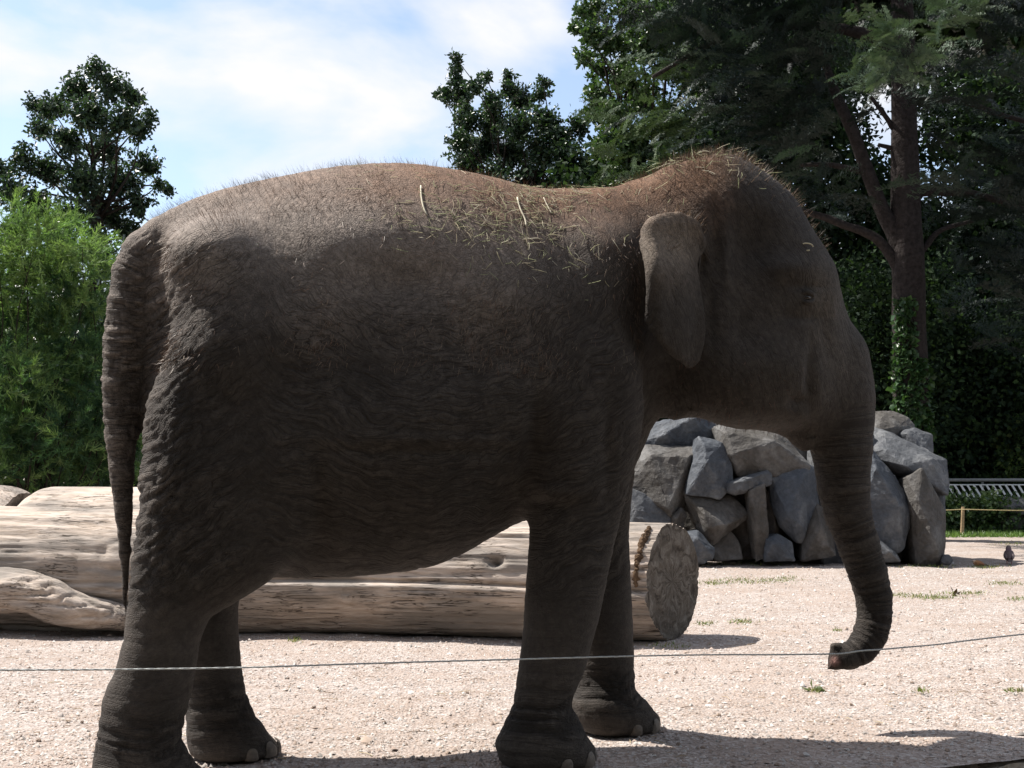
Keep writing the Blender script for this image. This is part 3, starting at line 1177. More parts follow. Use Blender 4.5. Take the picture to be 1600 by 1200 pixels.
def wisps(idx, lmin, lmax, w, pal, lift=0.010, steep=0.10):
    A = Acc()
    for k_ in idx:
        n_ = EN[k_]
        t_ = rng.normal(0, 1, 3) + np.array([0, 0, -0.4])
        t_ -= n_ * (t_ @ n_) * (1 - steep)
        t_ /= np.linalg.norm(t_)
        L = rng.uniform(lmin, lmax)
        c_ = np.cross(t_, n_) * rng.uniform(-0.09, 0.09) * L
        p0 = EV[k_] + n_ * rng.uniform(0.002, lift)
        P = np.array([p0, p0 + t_ * L * 0.5 + c_ + n_ * L * 0.03, p0 + t_ * L + n_ * L * rng.uniform(-0.06, 0.08)])
        P = spline(P, 5)
        V, Q, T = tube_np(P, w * np.array([1, 1, 0.9, 0.8, 0.5]), 3, False)
        A.add(V, Q, T, np.array(pal[rng.integers(len(pal))]) * rng.uniform(0.75, 1.15))
    return A


hayp = [(0.40, 0.36, 0.22), (0.32, 0.33, 0.18), (0.48, 0.44, 0.33), (0.27, 0.29, 0.15), (0.38, 0.32, 0.22)]
hw = FACING * near * (g2(790, 350, 105, 38, True) + 0.8 * g2(700, 330, 60, 25, True) + 0.9 * g2(830, 305, 70, 18, True) + 0.25 * g2(850, 400, 90, 50, True)
                      + 0.15 * g2(620, 270, 120, 12, True) + 0.3 * g2(950, 300, 60, 14, True))
A = wisps(pick(hw, 640), 0.015, 0.07, 0.0011, hayp)
hc = (g2(1085, 262, 50, 22, True) + 0.6 * g2(1150, 275, 40, 20, True)) * (up > 0.2)
B = wisps(pick(hc, 190), 0.03, 0.075, 0.0011, hayp, 0.03, 0.4)
for q in (B,):
    A.add(np.vstack(q.V), np.vstack(q.Q), None, np.vstack(q.C))
hay = obj("hay", A.mesh("hay"), M_HAY, label="wisps of green and straw-coloured hay strewn over the elephant's back", cat="hay", kind="stuff")
hay.location = tuple(EO)
hay.rotation_euler = (0, 0, PSI)

# the few long stalks that can be told apart
for pts, lab in [([(659, 289), (657, 305), (663, 322), (667, 335)], "crooked pale straw stalk on the elephant's flank, farthest from its head"),
                 ([(810, 308), (815, 325), (820, 340), (823, 352)], "long pale straw stalk hanging down the flank below the hay"),
                 ([(850, 307), (856, 318), (862, 332)], "short pale straw stalk on the elephant's shoulder, nearest its ear"),
                 ([(816, 372), (838, 370), (845, 372)], "thin straw stalk lying level below the hay on the flank")]:
    P = []
    for (u, v) in pts:
        k_ = surf_at(u, v)
        P.append(EW[k_] + ENW[k_] * 0.006)
    V, Q, T = tube_np(spline(P, 10), 0.0034 if len(pts) > 3 else 0.0022, 6)
    obj("straw_stalk", mesh_np("straw_stalk", V, [Q, T], np.tile([0.52, 0.47, 0.36], (len(V), 1)), True), M_HAY, label=lab, cat="straw")
# loop of dry grass caught on the brow
k_ = surf_at(1262, 388)
a_ = np.linspace(0, 5.2, 16)
P = EW[k_] + np.stack([0.028 * np.cos(a_), np.zeros(16), 0.016 * np.sin(a_) + 0.012], -1)
V, Q, T = tube_np(P, 0.0028, 6)
obj("grass_loop", mesh_np("grass_loop", V, [Q, T], np.tile([0.56, 0.50, 0.34], (len(V), 1)), True), M_HAY, label="curled loop of dry grass on the elephant's brow", cat="straw")

# ================================================================== ROPE WIRE AND ITS POSTS
M_STEEL = mat_plain("galvanised_steel", (0.42, 0.43, 0.44), 0.45, 40, 0.2, 0.1, 0.5)
M_STEEL.node_tree.nodes["Principled BSDF"].inputs['Metallic'].default_value = 0.5
M_ROPE = mat_plain("white_braid", (0.42, 0.43, 0.42), 0.7, 300, 0.35, 0.3, 0.3)


def rimpoint_at(u, v, off=-0.05):
    """pixel -> point standing over the rim of the moat"""
    d = ray(u, v)
    o = np.array([0, 0, CAMH])
    t = ((MA[0] * MNRM[0] + MA[1] * MNRM[1] + off) - 0) / (d[0] * MNRM[0] + d[1] * MNRM[1])
    return o + d * t


WP = [rimpoint_at(u, v) for u, v in [(-230, 1049), (0, 1047), (190, 1046), (380, 1043), (600, 1036), (815, 1030), (1000, 1025), (1120, 1023), (1200, 1023), (1290, 1022),
                                     (1318, 1021), (1345, 1017), (1375, 1015), (1420, 1011), (1465, 1007), (1520, 1000), (1600, 991), (1740, 978)]]
P = spline(WP, 420)
fi = np.arange(420)
wire = Acc()
for kk in range(3):                                   # three twisted strands
    ph = fi * 0.9 + kk * 2.094
    Pk = P + np.stack([np.zeros(420), np.cos(ph) * 0.0017, np.sin(ph) * 0.0017], -1)
    V, Q, T = tube_np(Pk, 0.0017, 6)
    wire.add(V, Q, T)
obj("rope_wire", wire.mesh("rope_wire", True), M_ROPE, label="thin white braided fence wire stretched in front of the elephant's legs", cat="wire")
for pw in (WP[0], WP[-1]):
    po = empty("fence_post", (pw[0], pw[1] + 0.02, 0.0), "slim steel post holding the white wire on the side of the elephant's " + ("tail" if pw is WP[0] else "trunk"), "post", "posts holding the wire")
    V, Q, T = tube_np([(0, 0, -0.02), (0, 0, 0.3), (0, 0, pw[2] + 0.12)], 0.016, 12)
    pole_ = obj("pole", mesh_np("pole", V, [Q, T], smooth=True), M_STEEL, po)
    a = np.linspace(0, 2 * np.pi, 20)
    V, Q, T = tube_np(np.stack([0.02 * np.cos(a), 0.02 * np.sin(a), np.full(20, pw[2])], -1), 0.007, 6, False)
    obj("insulator", mesh_np("insulator", V, [Q], smooth=True), M_ROPE, pole_)

# ================================================================== LOGS


def m_wood(name, pale, mid, dark, gscale=1.0):
    t = NT(name)
    v = t.coords((1.7, 10, 10))
    v2 = t.coords((2.2, 44, 44))
    v3 = t.coords()
    g = t.noise(v, 2.2, 7, 0.68, 1.4)
    f = t.noise(v2, 2.0, 5, 0.65, 0.8)
    patch = t.noise(t.coords((0.7, 2.2, 2.2)), 1.6, 5, 0.65)
    c = t.ramp(g, [(0.25, dark), (0.42, mid), (0.60, pale)])
    c = t.mix(t.ramp(f, [(0.35, 0.35), (0.6, 0.0)]), c, tuple(x * 0.45 for x in mid))
    c = t.mix(t.ramp(patch, [(0.44, 0.0), (0.60, 0.8)]), c, (0.20, 0.18, 0.16))
    crack = t.ramp(t.noise(t.coords((0.75, 13, 13)), 2.6, 4, 0.55, 0.9), [(0.478, 0.0), (0.496, 1.0), (0.512, 0.0)])
    sel = t.ramp(t.noise(v3, 2.3, 2), [(0.47, 0.0), (0.55, 1.0)])
    ck = t.math('MULTIPLY', crack, sel)
    c = t.mix(ck, c, (0.05, 0.036, 0.025))
    n = t.bump(g, 0.5, 0.02)
    n = t.bump(f, 0.5, 0.008, n)
    inv = t.math('SUBTRACT', 1.0, ck)
    n = t.bump(inv, 0.8, 0.02, n)
    return t.done(c, 0.85, n, 0.2)


M_WOOD = m_wood("weathered_wood", (0.50, 0.40, 0.30), (0.40, 0.295, 0.205), (0.24, 0.165, 0.11))
M_WOOD_P = m_wood("bleached_wood", (0.53, 0.455, 0.395), (0.43, 0.35, 0.285), (0.23, 0.175, 0.135))


def m_end():
    t = NT("sawn_end")
    v = t.coords()
    sep = t.node("SeparateXYZ")
    t.l.new(v, sep.inputs[0])
    at_ = t.math('ARCTAN2', sep.outputs[2], sep.outputs[1])
    rr = t.math('SQRT', t.math('ADD', t.math('MULTIPLY', sep.outputs[1], sep.outputs[1]), t.math('MULTIPLY', sep.outputs[2], sep.outputs[2])))
    nz_ = t.noise(v, 6, 4)
    rings = t.math('SINE', t.math('ADD', t.math('MULTIPLY', rr, 190), t.math('MULTIPLY', nz_, 14)))
    cmb = t.node("CombineXYZ")
    t.l.new(t.math('ADD', t.math('MULTIPLY', at_, 2.2), t.math('MULTIPLY', nz_, 3.0)), cmb.inputs[0])
    t.l.new(t.math('MULTIPLY', rr, 4.5), cmb.inputs[1])
    rad_ = t.noise(cmb.outputs[0], 2.4, 5, 0.65, 0.3)
    c = t.ramp(rad_, [(0.35, (0.035, 0.029, 0.024)), (0.5, (0.10, 0.088, 0.074)), (0.68, (0.19, 0.175, 0.155))])
    c = t.mix(t.ramp(rings, [(0.3, 0.18), (0.8, 0.0)]), c, (0.09, 0.07, 0.055))
    n = t.bump(rad_, 0.7, 0.02)
    return t.done(c, 0.9, n, 0.15)


M_END = m_end()
M_BARK = mat_plain("old_bark", (0.10, 0.066, 0.042), 0.95, 25, 0.5, 0.9, 0.1, 0.02)


def log_mesh(name, L, rfun, nth=150, nx=230, cut0=0.0, cut1=0.0, bend=None):
    """log along +x from 0 to L, axis at y=z=0; rfun(x,th)->radius; cut: slant of the end plane"""
    th = np.linspace(0, 2 * np.pi, nth, endpoint=False)
    xs = np.linspace(0, 1, nx)
    XX, TH = np.meshgrid(xs, th, indexing='ij')
    r = rfun(XX * L, TH)
    Y = r * np.cos(TH)
    Z = r * np.sin(TH)
    X = XX * L + cut1 * Y * XX ** 8 + cut0 * Y * (1 - XX) ** 8
    if bend is not None:
        by, bz = bend(XX * L)
        Y = Y + by
        Z = Z + bz
    V = np.stack([X, Y, Z], -1)
    i = np.arange(nx - 1)[:, None] * nth
    j = np.arange(nth)[None]
    jn = (j + 1) % nth
    Q = np.stack([i + j, i + jn, i + nth + jn, i + nth + j], -1).reshape(-1, 4)
    return V, Q[:, ::-1]


def cap_mesh(name, ring, outward, depth=0.012, rings=14):
    c = ring.mean(0)
    V = []
    n = len(ring)
    for k in range(rings):
        f = 1 - k / rings
        p = c + (ring - c) * f
        j = perlin(p[:, 1] * 9, p[:, 2] * 9, p[:, 0]) * depth + perlin(p[:, 1] * 30, p[:, 2] * 30, 3.3) * depth * 0.4
        if k == 0:
            j = j * 0
        V.append(p + np.outer(j, outward))
    V = np.vstack(V + [c[None]])
    i = np.arange(rings - 1)[:, None] * n
    j = np.arange(n)[None]
    jn = (j + 1) % n
    Q = np.stack([i + j, i + jn, i + n + jn, i + n + j], -1).reshape(-1, 4)
    b = (rings - 1) * n
    T = np.stack([b + np.arange(n), b + (np.arange(n) + 1) % n, np.full(n, len(V) - 1)], -1)
    return mesh_np(name, V, [Q, T], smooth=True)


# main log: right end on the gravel at photo (1062,1015), left end far outside the picture
PR = gnd(1050, 1005)
PL = gnd(-20, 978)
ldir = (PR - PL)[:2] / np.linalg.norm((PR - PL)[:2])
ext = 2.2
LL = np.linalg.norm((PR - PL)[:2]) + ext
RM = 0.395
lyaw = math.atan2(ldir[1], ldir[0])
lside = np.array([-ldir[1], ldir[0]])
start = PL[:2] - ldir * ext + lside * 0.16
mlog = empty("fallen_log", (start[0], start[1], RM), "huge pale weathered log with a grey sawn end lying behind the elephant", "log", rz=lyaw)


def gang(th, c, w):
    d = (th - c + np.pi) % (2 * np.pi) - np.pi
    return np.exp(-(d / w) ** 2)


FRONT = math.pi                      # local -y faces the camera


def r_main(x, th):
    t = x / LL
    base_ = RM * (1.0 + 0.22 * (1 - smooth01(t, 0.35, 0.7)))
    r = base_ * (1 + 0.035 * perlin(np.cos(th) * 1.3, np.sin(th) * 1.3, x * 0.8) + 0.02 * perlin(np.cos(th) * 4, np.sin(th) * 4, x * 1.2))
    r += 0.010 * perlin(np.cos(th) * 12, np.sin(th) * 12, x * 1.1) + 0.004 * perlin(np.cos(th) * 30, np.sin(th) * 30, x * 2.0)
    # long open seam facing the camera, the wood above it set back
    seam = FRONT + 0.06 + 0.08 * np.sin(x * 0.9)
    dd = (seam - th + np.pi) % (2 * np.pi) - np.pi          # >0 above the seam on the front
    above = smooth01(dd, 0.0, 0.10) * smooth01(-dd, -1.25, -0.5)
    fade = smooth01(t, 0.30, 0.55)
    r -= fade * 0.035 * above
    r -= fade * 0.055 * gang(th, seam, 0.045)
    # flattened lower front
    r -= 0.03 * gang(th, FRONT + 0.75, 0.35)
    # drying cracks along the grain
    cr1 = perlin(np.cos(th) * 7 + 0.4 * perlin(x * 1.5, th, 1.0), np.sin(th) * 7, x * 0.55 + 4)
    r -= 0.016 * np.clip(1 - np.abs(cr1) * 9, 0, 1) * smooth01(perlin(x * 0.9, th * 1.3, 7.0), -0.1, 0.25)
    for (kx_, ka, kw) in ((LL - 3.9, FRONT - 0.35, 0.10), (LL - 2.2, FRONT + 0.35, 0.06), (LL - 0.45, FRONT + 0.3, 0.05)):
        q_ = np.hypot((x - kx_) / kw, ((th - ka + np.pi) % (2 * np.pi) - np.pi) * 0.40 / kw)
        r += 0.012 * np.exp(-q_ ** 2) - 0.014 * np.exp(-((q_ - 1.0) / 0.22) ** 2)
    # knot hole
    kx = KX
    r -= 0.10 * np.exp(-((x - kx) / 0.045) ** 2) * gang(th, FRONT - 0.42, 0.10)
    r += 0.018 * np.exp(-((x - kx) / 0.12) ** 2) * gang(th, FRONT - 0.42, 0.26)
    return r


KX = LL - 1.14
V3, Q3 = log_mesh("trunk", LL, r_main, 250, 230, 0.0, 0.44)
nx_, nth_ = V3.shape[:2]
cut_ring = V3[-1].copy()
mtrunk = obj("trunk", mesh_np("trunk", V3.reshape(-1, 3), [Q3], smooth=True), M_WOOD_P, mlog)
obj("sawn_end", cap_mesh("sawn_end", cut_ring, np.array([1.0, -0.0, 0])), M_END, mlog)
obj("butt_end", cap_mesh("butt_end", V3[0][::-1], np.array([-1.0, 0, 0])), M_END, mlog)
# ragged bark left along the sawn edge, on the upper front
for kk in range(16):
    a_ = FRONT - 1.15 + kk * 0.075 + random.uniform(-0.02, 0.02)
    j = int((a_ % (2 * math.pi)) / (2 * math.pi) * nth_)
    p = V3[-1, j] * 0.35 + V3[-4, j] * 0.65
    bm = bmesh.new()
    bmesh.ops.create_icosphere(bm, subdivisions=2, radius=1.0)
    sx, sy, sz_ = random.uniform(0.012, 0.03), random.uniform(0.012, 0.02), random.uniform(0.018, 0.035)
    for vv in bm.verts:
        q = Vector((vv.co.x * sx, vv.co.y * sy, vv.co.z * sz_)) * (1 + 0.5 * float(perlin(vv.co.x * 2 + kk, vv.co.y * 2, vv.co.z * 2)))
        vv.co = q + Vector((p[0] - 0.02 + random.uniform(-0.004, 0.004), p[1], p[2]))
    obj("bark_scrap", bm_mesh("bark_scrap", bm), M_BARK, mtrunk)
# dead root running along the lower left of the trunk
RP = []
for (u, v, off) in [(-260, 905, -0.46), (-90, 912, -0.47), (0, 922, -0.49), (50, 928, -0.50), (85, 940, -0.51), (120, 953, -0.50), (165, 962, -0.47), (215, 968, -0.42), (290, 975, -0.36)]:
    d = ray(u, v)
    o = np.array([0, 0, CAMH]) - np.array(mlog.location)
    l3 = np.array([lside[0], lside[1], 0])
    t_ = (off - o @ l3) / (d @ l3)
    p = o + d * t_
    RP.append((p[0] * ldir[0] + p[1] * ldir[1], off, p[2]))
rp = spline(RP, 160)
rr = np.interp(np.linspace(0, 1, 160), [0, 0.25, 0.55, 0.7, 0.85, 1], [0.16, 0.155, 0.135, 0.115, 0.08, 0.03])
V, Q, T = tube_np(rp, rr, 64)
nn = fbm(V[:, 0] * 2.5, V[:, 1] * 9, V[:, 2] * 9, 3)
cen = np.repeat(rp, 64, 0)
V[:-2] += (V[:-2] - cen) * (0.32 * nn[:-2, None] - 0.14 * np.clip(1 - np.abs(perlin(V[:-2, 0] * 1.2, V[:-2, 1] * 14, V[:-2, 2] * 14)) * 5, 0, 1)[:, None])
obj("root", mesh_np("root", V, [Q, T], smooth=True), M_WOOD_P, mlog)

# two shorter logs lying end to end behind it


def back_log(u0, u1, vtop, off, label, r0, round0=0.0, round1=0.0, seed=0.0):
    d0 = ray(u0, vtop)
    d1 = ray(u1, vtop)
    def pt(d):
        l3 = np.array([lside[0], lside[1]])
        o = -np.array(start)
        t_ = (off - o @ l3) / (d[:2] @ l3)
        return d[:2] * t_
    a, b = pt(d0), pt(d1)
    L = np.linalg.norm(b - a)
    e = empty("log", (a[0], a[1], r0), label, "log", "logs behind the huge log", rz=lyaw)

    def rf(x, th):
        r = r0 * (1 + 0.03 * perlin(np.cos(th) * 1.3, np.sin(th) * 1.3, x * 0.7 + seed)) + 0.012 * perlin(np.cos(th) * 9, np.sin(th) * 9, x + seed)
        q = 1 - np.clip(1 - x / 0.25, 0, 1) ** 2 * round0 - np.clip(1 - (L - x) / 0.25, 0, 1) ** 2 * round1
        return r * q
    V3, Q3 = log_mesh("trunk", L, rf, 90, 120)
    obj("trunk", mesh_np("trunk", V3.reshape(-1, 3), [Q3], smooth=True), M_WOOD_P, e)
    obj("sawn_end", cap_mesh("sawn_end", V3[-1], np.array([1.0, 0, 0]), 0.01, 8), M_END, e)
    obj("sawn_end", cap_mesh("sawn_end", V3[0][::-1], np.array([-1.0, 0, 0]), 0.01, 8), M_END, e)
    return e


back_log(44, 560, 752, 0.93, "pale bleached log with a rounded end lying behind the huge log", 0.505, 0.25, 0.1, 3.0)
back_log(-420, 40, 751, 0.93, "pale log end to end with the rounded-end log, behind the huge log", 0.51, 0.1, 0.12, 8.0)

# ================================================================== BOULDERS


def m_rock(name, a, b, c):
    t = NT(name)
    v = t.coords()
    n = t.noise(v, 2.4, 6, 0.62, 0.4)
    f = t.noise(v, 22, 5, 0.65)
    vo = t.node("TexVoronoi", feature='DISTANCE_TO_EDGE')
    t.set(vo, Scale=5.0)
    t.l.new(v, vo.inputs['Vector'])
    col_ = t.ramp(n, [(0.34, a), (0.5, b), (0.66, c)])
    col_ = t.mix(0.6, col_, t.mix(1.0, col_, t.ramp(f, [(0.3, 0.55), (0.7, 1.5)]), 'MULTIPLY'))
    nr = t.bump(n, 0.6, 0.06)
    nr = t.bump(f, 0.55, 0.02, nr)
    nr = t.bump(t.ramp(vo.outputs['Distance'], [(0.0, 0.0), (0.03, 1.0)]), 0.15, 0.01, nr)
    return t.done(col_, 0.72, nr, 0.35)


ROCKS_M = [m_rock("grey_rock", (0.046, 0.05, 0.056), (0.07, 0.074, 0.081), (0.14, 0.143, 0.146)),  # grey and blue-grey carry a painted tint of skylight
           m_rock("brown_grey_rock", (0.043, 0.038, 0.032), (0.062, 0.057, 0.052), (0.115, 0.112, 0.108)),
           m_rock("blue_grey_rock", (0.036, 0.042, 0.052), (0.053, 0.06, 0.071), (0.108, 0.114, 0.122))]
rk = random.Random(5)


def boulder(pts, Y, th, m, label, lean=0.25, bulge=0.35, group="boulders of the rock pile", seed=0):
    """pts: outline in the photo at distance Y, th: thickness away from the camera; lean: how far the top sits back"""
    c = np.mean(pts, 0)
    if group == 'boulders of the rock pile' and seed < 50:
        pts = [tuple(c + (np.array(q) - c) * 1.12) for q in pts]
    vmin = min(p[1] for p in pts)
    vmax = max(p[1] for p in pts)
    r = random.Random(seed * 13 + 1)
    P = []
    for (u, v) in pts:
        k = (vmax - v) / (vmax - vmin + 1e-6)
        P.append(at(u, v, Y + lean * th * k + r.uniform(0.0, 0.12) * th))
    for f, dy in ((0.62, -0.30), ):
        for i, (u, v) in enumerate(pts):
            if r.random() < 0.38:
                uu, v2 = c + (np.array([u, v]) - c) * r.uniform(0.35, 0.72)
                k = (vmax - v2) / (vmax - vmin + 1e-6)
                P.append(at(uu, v2, Y + lean * th * k - bulge * th * r.uniform(0.3, 1.0)))
    for (u, v) in pts:
        uu, v2 = c + (np.array([u, v]) - c) * r.uniform(0.72, 0.92)
        w = at(uu, v2, Y)
        w[1] += th * r.uniform(0.75, 1.0)
        P.append(w)
    bm = bmesh.new()
    for p in P:
        p[2] = max(p[2], -0.04)
        bm.verts.new(p)
    res = bmesh.ops.convex_hull(bm, input=bm.verts[:])
    bmesh.ops.delete(bm, geom=[v for v in bm.verts if not v.link_faces], context='VERTS')
    bmesh.ops.bevel(bm, geom=bm.edges[:], offset=0.009, segments=1, affect='EDGES')
    bmesh.ops.triangulate(bm, faces=bm.faces[:])
    for it in range(4):
        long = [e for e in bm.edges if e.calc_length() > 0.07]
        if long:
            bmesh.ops.subdivide_edges(bm, edges=long, cuts=1)
            bmesh.ops.triangulate(bm, faces=bm.faces[:])
    co = np.array([v.co[:] for v in bm.verts])
    bm.normal_update()
    no = np.array([v.normal[:] for v in bm.verts])
    d = 0.016 * perlin(co[:, 0] * 3.3, co[:, 1] * 3.3, co[:, 2] * 3.3 + seed) + 0.016 * np.abs(perlin(co[:, 0] * 6, co[:, 1] * 6, co[:, 2] * 6 + seed)) + 0.012 * np.abs(perlin(co[:, 0] * 15, co[:, 1] * 15, co[:, 2] * 15)) + 0.006 * perlin(co[:, 0] * 25, co[:, 1] * 25, co[:, 2] * 25)
    co = co + no * d[:, None]
    org = co.mean(0)
    org[2] = co[:, 2].min()
    for v, p in zip(bm.verts, co - org):
        v.co = p
    me = bm_mesh("boulder", bm)
    o = obj("boulder", me, ROCKS_M[m], label=label, cat="boulder", group=group)
    o.location = org
    return o


YB = 14.15
ROCKS = [
    # (outline, distance offset, thickness, material, label, lean)
    ([(1014, 668), (1020, 664), (1058, 668), (1072, 652), (1090, 647), (1104, 652), (1121, 684), (1110, 700), (1020, 702), (1008, 690)], 0.55, 0.8, 2, "dark blue-grey boulder topping the pile just behind the elephant's foreleg", 0.3),
    ([(1092, 655), (1112, 658), (1124, 668), (1128, 690), (1104, 692)], 0.75, 0.5, 1, "small pale stone wedged between the two topmost boulders", 0.3),
    ([(984, 735), (1000, 712), (1012, 702), (1092, 702), (1096, 712), (1076, 768), (1052, 808), (1046, 808), (1010, 772), (984, 758)], 0.15, 0.8, 1, "big angular boulder with its point down, left of the pile's middle", 0.35),
    ([(1093, 687), (1097, 686), (1128, 694), (1140, 732), (1142, 754), (1124, 774), (1076, 768), (1090, 728), (1100, 716)], 0.0, 0.6, 2, "upright wedge-shaped blue-grey boulder beside the big point-down boulder", 0.3),
    ([(1122, 670), (1140, 666), (1168, 672), (1205, 676), (1222, 684), (1258, 726), (1256, 732), (1206, 740), (1160, 742), (1132, 712)], 0.05, 0.9, 1, "large slab boulder with a sunlit broken top edge under the elephant's jaw", 0.45),
    ([(1190, 660), (1230, 660), (1262, 690), (1275, 735), (1258, 726), (1225, 686)], 0.65, 0.7, 1, "pale boulder at the back of the pile beside the trunk", 0.3),
    ([(1141, 754), (1160, 748), (1196, 736), (1203, 742), (1202, 758), (1150, 772), (1140, 766)], -0.02, 0.45, 0, "flat loaf-shaped stone lying under the large slab boulder", 0.2),
    ([(1072, 771), (1096, 768), (1140, 778), (1165, 802), (1162, 810), (1140, 826), (1112, 848), (1098, 835), (1084, 800)], -0.05, 0.7, 1, "ridged brown-grey boulder with a pointed nose in the middle of the pile", 0.3),
    ([(1142, 772), (1172, 770), (1178, 800), (1182, 868), (1146, 868), (1150, 820)], 0.35, 0.5, 1, "dark recessed stone behind the narrow upright pillar", 0.1),
    ([(1172, 772), (1194, 762), (1196, 790), (1198, 820), (1198, 866), (1182, 872), (1178, 840), (1174, 800)], -0.08, 0.35, 1, "narrow upright pale brown stone pillar in the pile", 0.05),
    ([(1196, 770), (1212, 772), (1216, 830), (1200, 850), (1196, 800)], 0.2, 0.4, 1, "slim stone tucked behind the upright pillar", 0.1),
    ([(1206, 745), (1258, 730), (1270, 735), (1276, 790), (1258, 842), (1246, 842), (1222, 820), (1210, 790)], 0.0, 0.7, 2, "smooth dark blue-grey boulder facing the log beside the trunk", 0.25),
    ([(975, 770), (984, 766), (1010, 778), (1046, 812), (1050, 840), (1040, 872), (975, 874)], 0.0, 0.7, 0, "pale grey boulder behind the log's sawn end", 0.2),
    ([(1050, 806), (1064, 796), (1072, 806), (1066, 828), (1052, 842)], 0.05, 0.35, 1, "fist-shaped small stone between the log and the ridged boulder", 0.1),
    ([(1064, 838), (1090, 832), (1114, 858), (1112, 872), (1098, 878), (1060, 878)], -0.2, 0.55, 2, "low dark stone at the pile's foot beside the sawn log end", 0.2),
    ([(1116, 848), (1140, 832), (1152, 846), (1158, 872), (1118, 874)], -0.05, 0.5, 1, "low brown stone at the foot of the ridged boulder", 0.2),
    ([(1198, 842), (1216, 836), (1236, 848), (1240, 874), (1196, 876)], -0.15, 0.4, 2, "low rounded blue-grey stone at the foot of the pillar", 0.2),
    ([(1258, 820), (1276, 790), (1292, 810), (1305, 866), (1256, 872)], -0.05, 0.6, 1, "brown-grey stone leaning at the foot of the pile behind the trunk", 0.25),
    ([(1276, 690), (1360, 690), (1366, 760), (1350, 870), (1290, 872), (1270, 780)], 0.3, 1.0, 0, "large grey boulder hidden mostly behind the elephant's trunk", 0.2),
    ([(1340, 712), (1362, 706), (1376, 728), (1396, 748), (1418, 782), (1424, 800), (1416, 812), (1410, 850), (1400, 856), (1368, 836), (1340, 800)], -0.1, 0.9, 2, "big slanting blue-grey block right beside the trunk", 0.4),
    ([(1350, 688), (1362, 674), (1384, 677), (1412, 694), (1446, 716), (1462, 720), (1474, 718), (1476, 752), (1474, 768), (1440, 742), (1432, 746), (1412, 736), (1376, 724), (1350, 712)], 0.15, 1.0, 0, "wide sunlit grey slab sloping down on the right of the pile", 0.6),
    ([(1356, 660), (1364, 645), (1384, 645), (1394, 644), (1402, 652), (1418, 654), (1426, 664), (1424, 672), (1400, 680), (1360, 680)], 0.9, 0.8, 1, "pale sunlit boulder crowning the right of the pile", 0.4),
    ([(1402, 680), (1414, 674), (1430, 672), (1454, 680), (1456, 702), (1454, 716), (1432, 708), (1408, 690)], 0.75, 0.7, 0, "blocky grey stone below the crowning boulder on the right", 0.3),
    ([(1420, 752), (1442, 738), (1450, 760), (1462, 780), (1474, 800), (1474, 840), (1470, 876), (1434, 878), (1432, 830), (1424, 790)], -0.05, 0.8, 1, "tall upright pale brown block at the right corner of the pile", 0.08),
    ([(1448, 760), (1474, 764), (1476, 800), (1473, 870), (1466, 876), (1458, 800)], 0.25, 0.6, 2, "dark blue-grey block behind the right corner of the pile", 0.1),
    ([(1404, 800), (1430, 790), (1436, 870), (1400, 874)], 0.45, 0.6, 1, "shadowed stone in the cleft beside the corner block", 0.1),
    ([(1352, 850), (1372, 842), (1396, 862), (1404, 876), (1352, 878)], -0.15, 0.5, 0, "low grey stone at the pile's foot just right of the trunk", 0.2),
    ([(1050, 700), (1150, 690), (1250, 700), (1330, 700), (1400, 720), (1440, 760), (1440, 872), (1060, 872), (1040, 800)], 0.95, 0.9, 1, "great core boulder in the shadow inside the rock pile", 0.1),
]
for n_, (pts, dy, th, m, lab, lean) in enumerate(ROCKS):
    boulder(pts, YB + dy, th, m, lab, lean, 0.30, seed=n_)
boulder([(1472, 876), (1476, 868), (1484, 868), (1490, 876), (1484, 882), (1474, 882)], 14.0, 0.14, 0, "small flat stone on the gravel at the pile's right corner", 0.1, 0.2, seed=60)
boulder([(1556, 790), (1562, 785), (1575, 784), (1588, 778), (1600, 777), (1625, 780), (1640, 792), (1620, 803), (1598, 804), (1580, 800), (1566, 796)], 20.6, 0.9, 0, "pale grey rock on the dark block beside the railing", 0.3, 0.2, group=None, seed=71)
boulder([(1562, 805), (1575, 799), (1640, 799), (1645, 832), (1566, 832)], 20.7, 0.8, 1, "dark stone block carrying the pale rock by the hedge", 0.1, 0.1, group=None, seed=72)

# ================================================================== RAILING, STAKE, GRASS VERGE
M_PAINT = mat_plain("white_paint", (0.74, 0.76, 0.76), 0.5, 30, 0.12, 0.05)
M_GREYRAIL = mat_plain("grey_rail", (0.22, 0.225, 0.23), 0.5, 30, 0.2, 0.05)
YR = 22.0
pa = at(1380, 750, YR)
pb = at(1760, 750, YR)
ztop, zs1, zs0 = at(1520, 750, YR)[2], at(1520, 757.5, YR)[2], at(1520, 782, YR)[2]
rail = empty("railing", (pa[0], YR, 0), "low railing of white slanting slats under a grey handrail beyond the hedge", "railing")
RLn = pb[0] - pa[0]


def bar(name, a, b, r, mat, parent, seg=10):
    V, Q, T = tube_np(np.linspace(a, b, 3), r, seg)
    return obj(name, mesh_np(name, V, [Q, T], smooth=True), mat, parent)


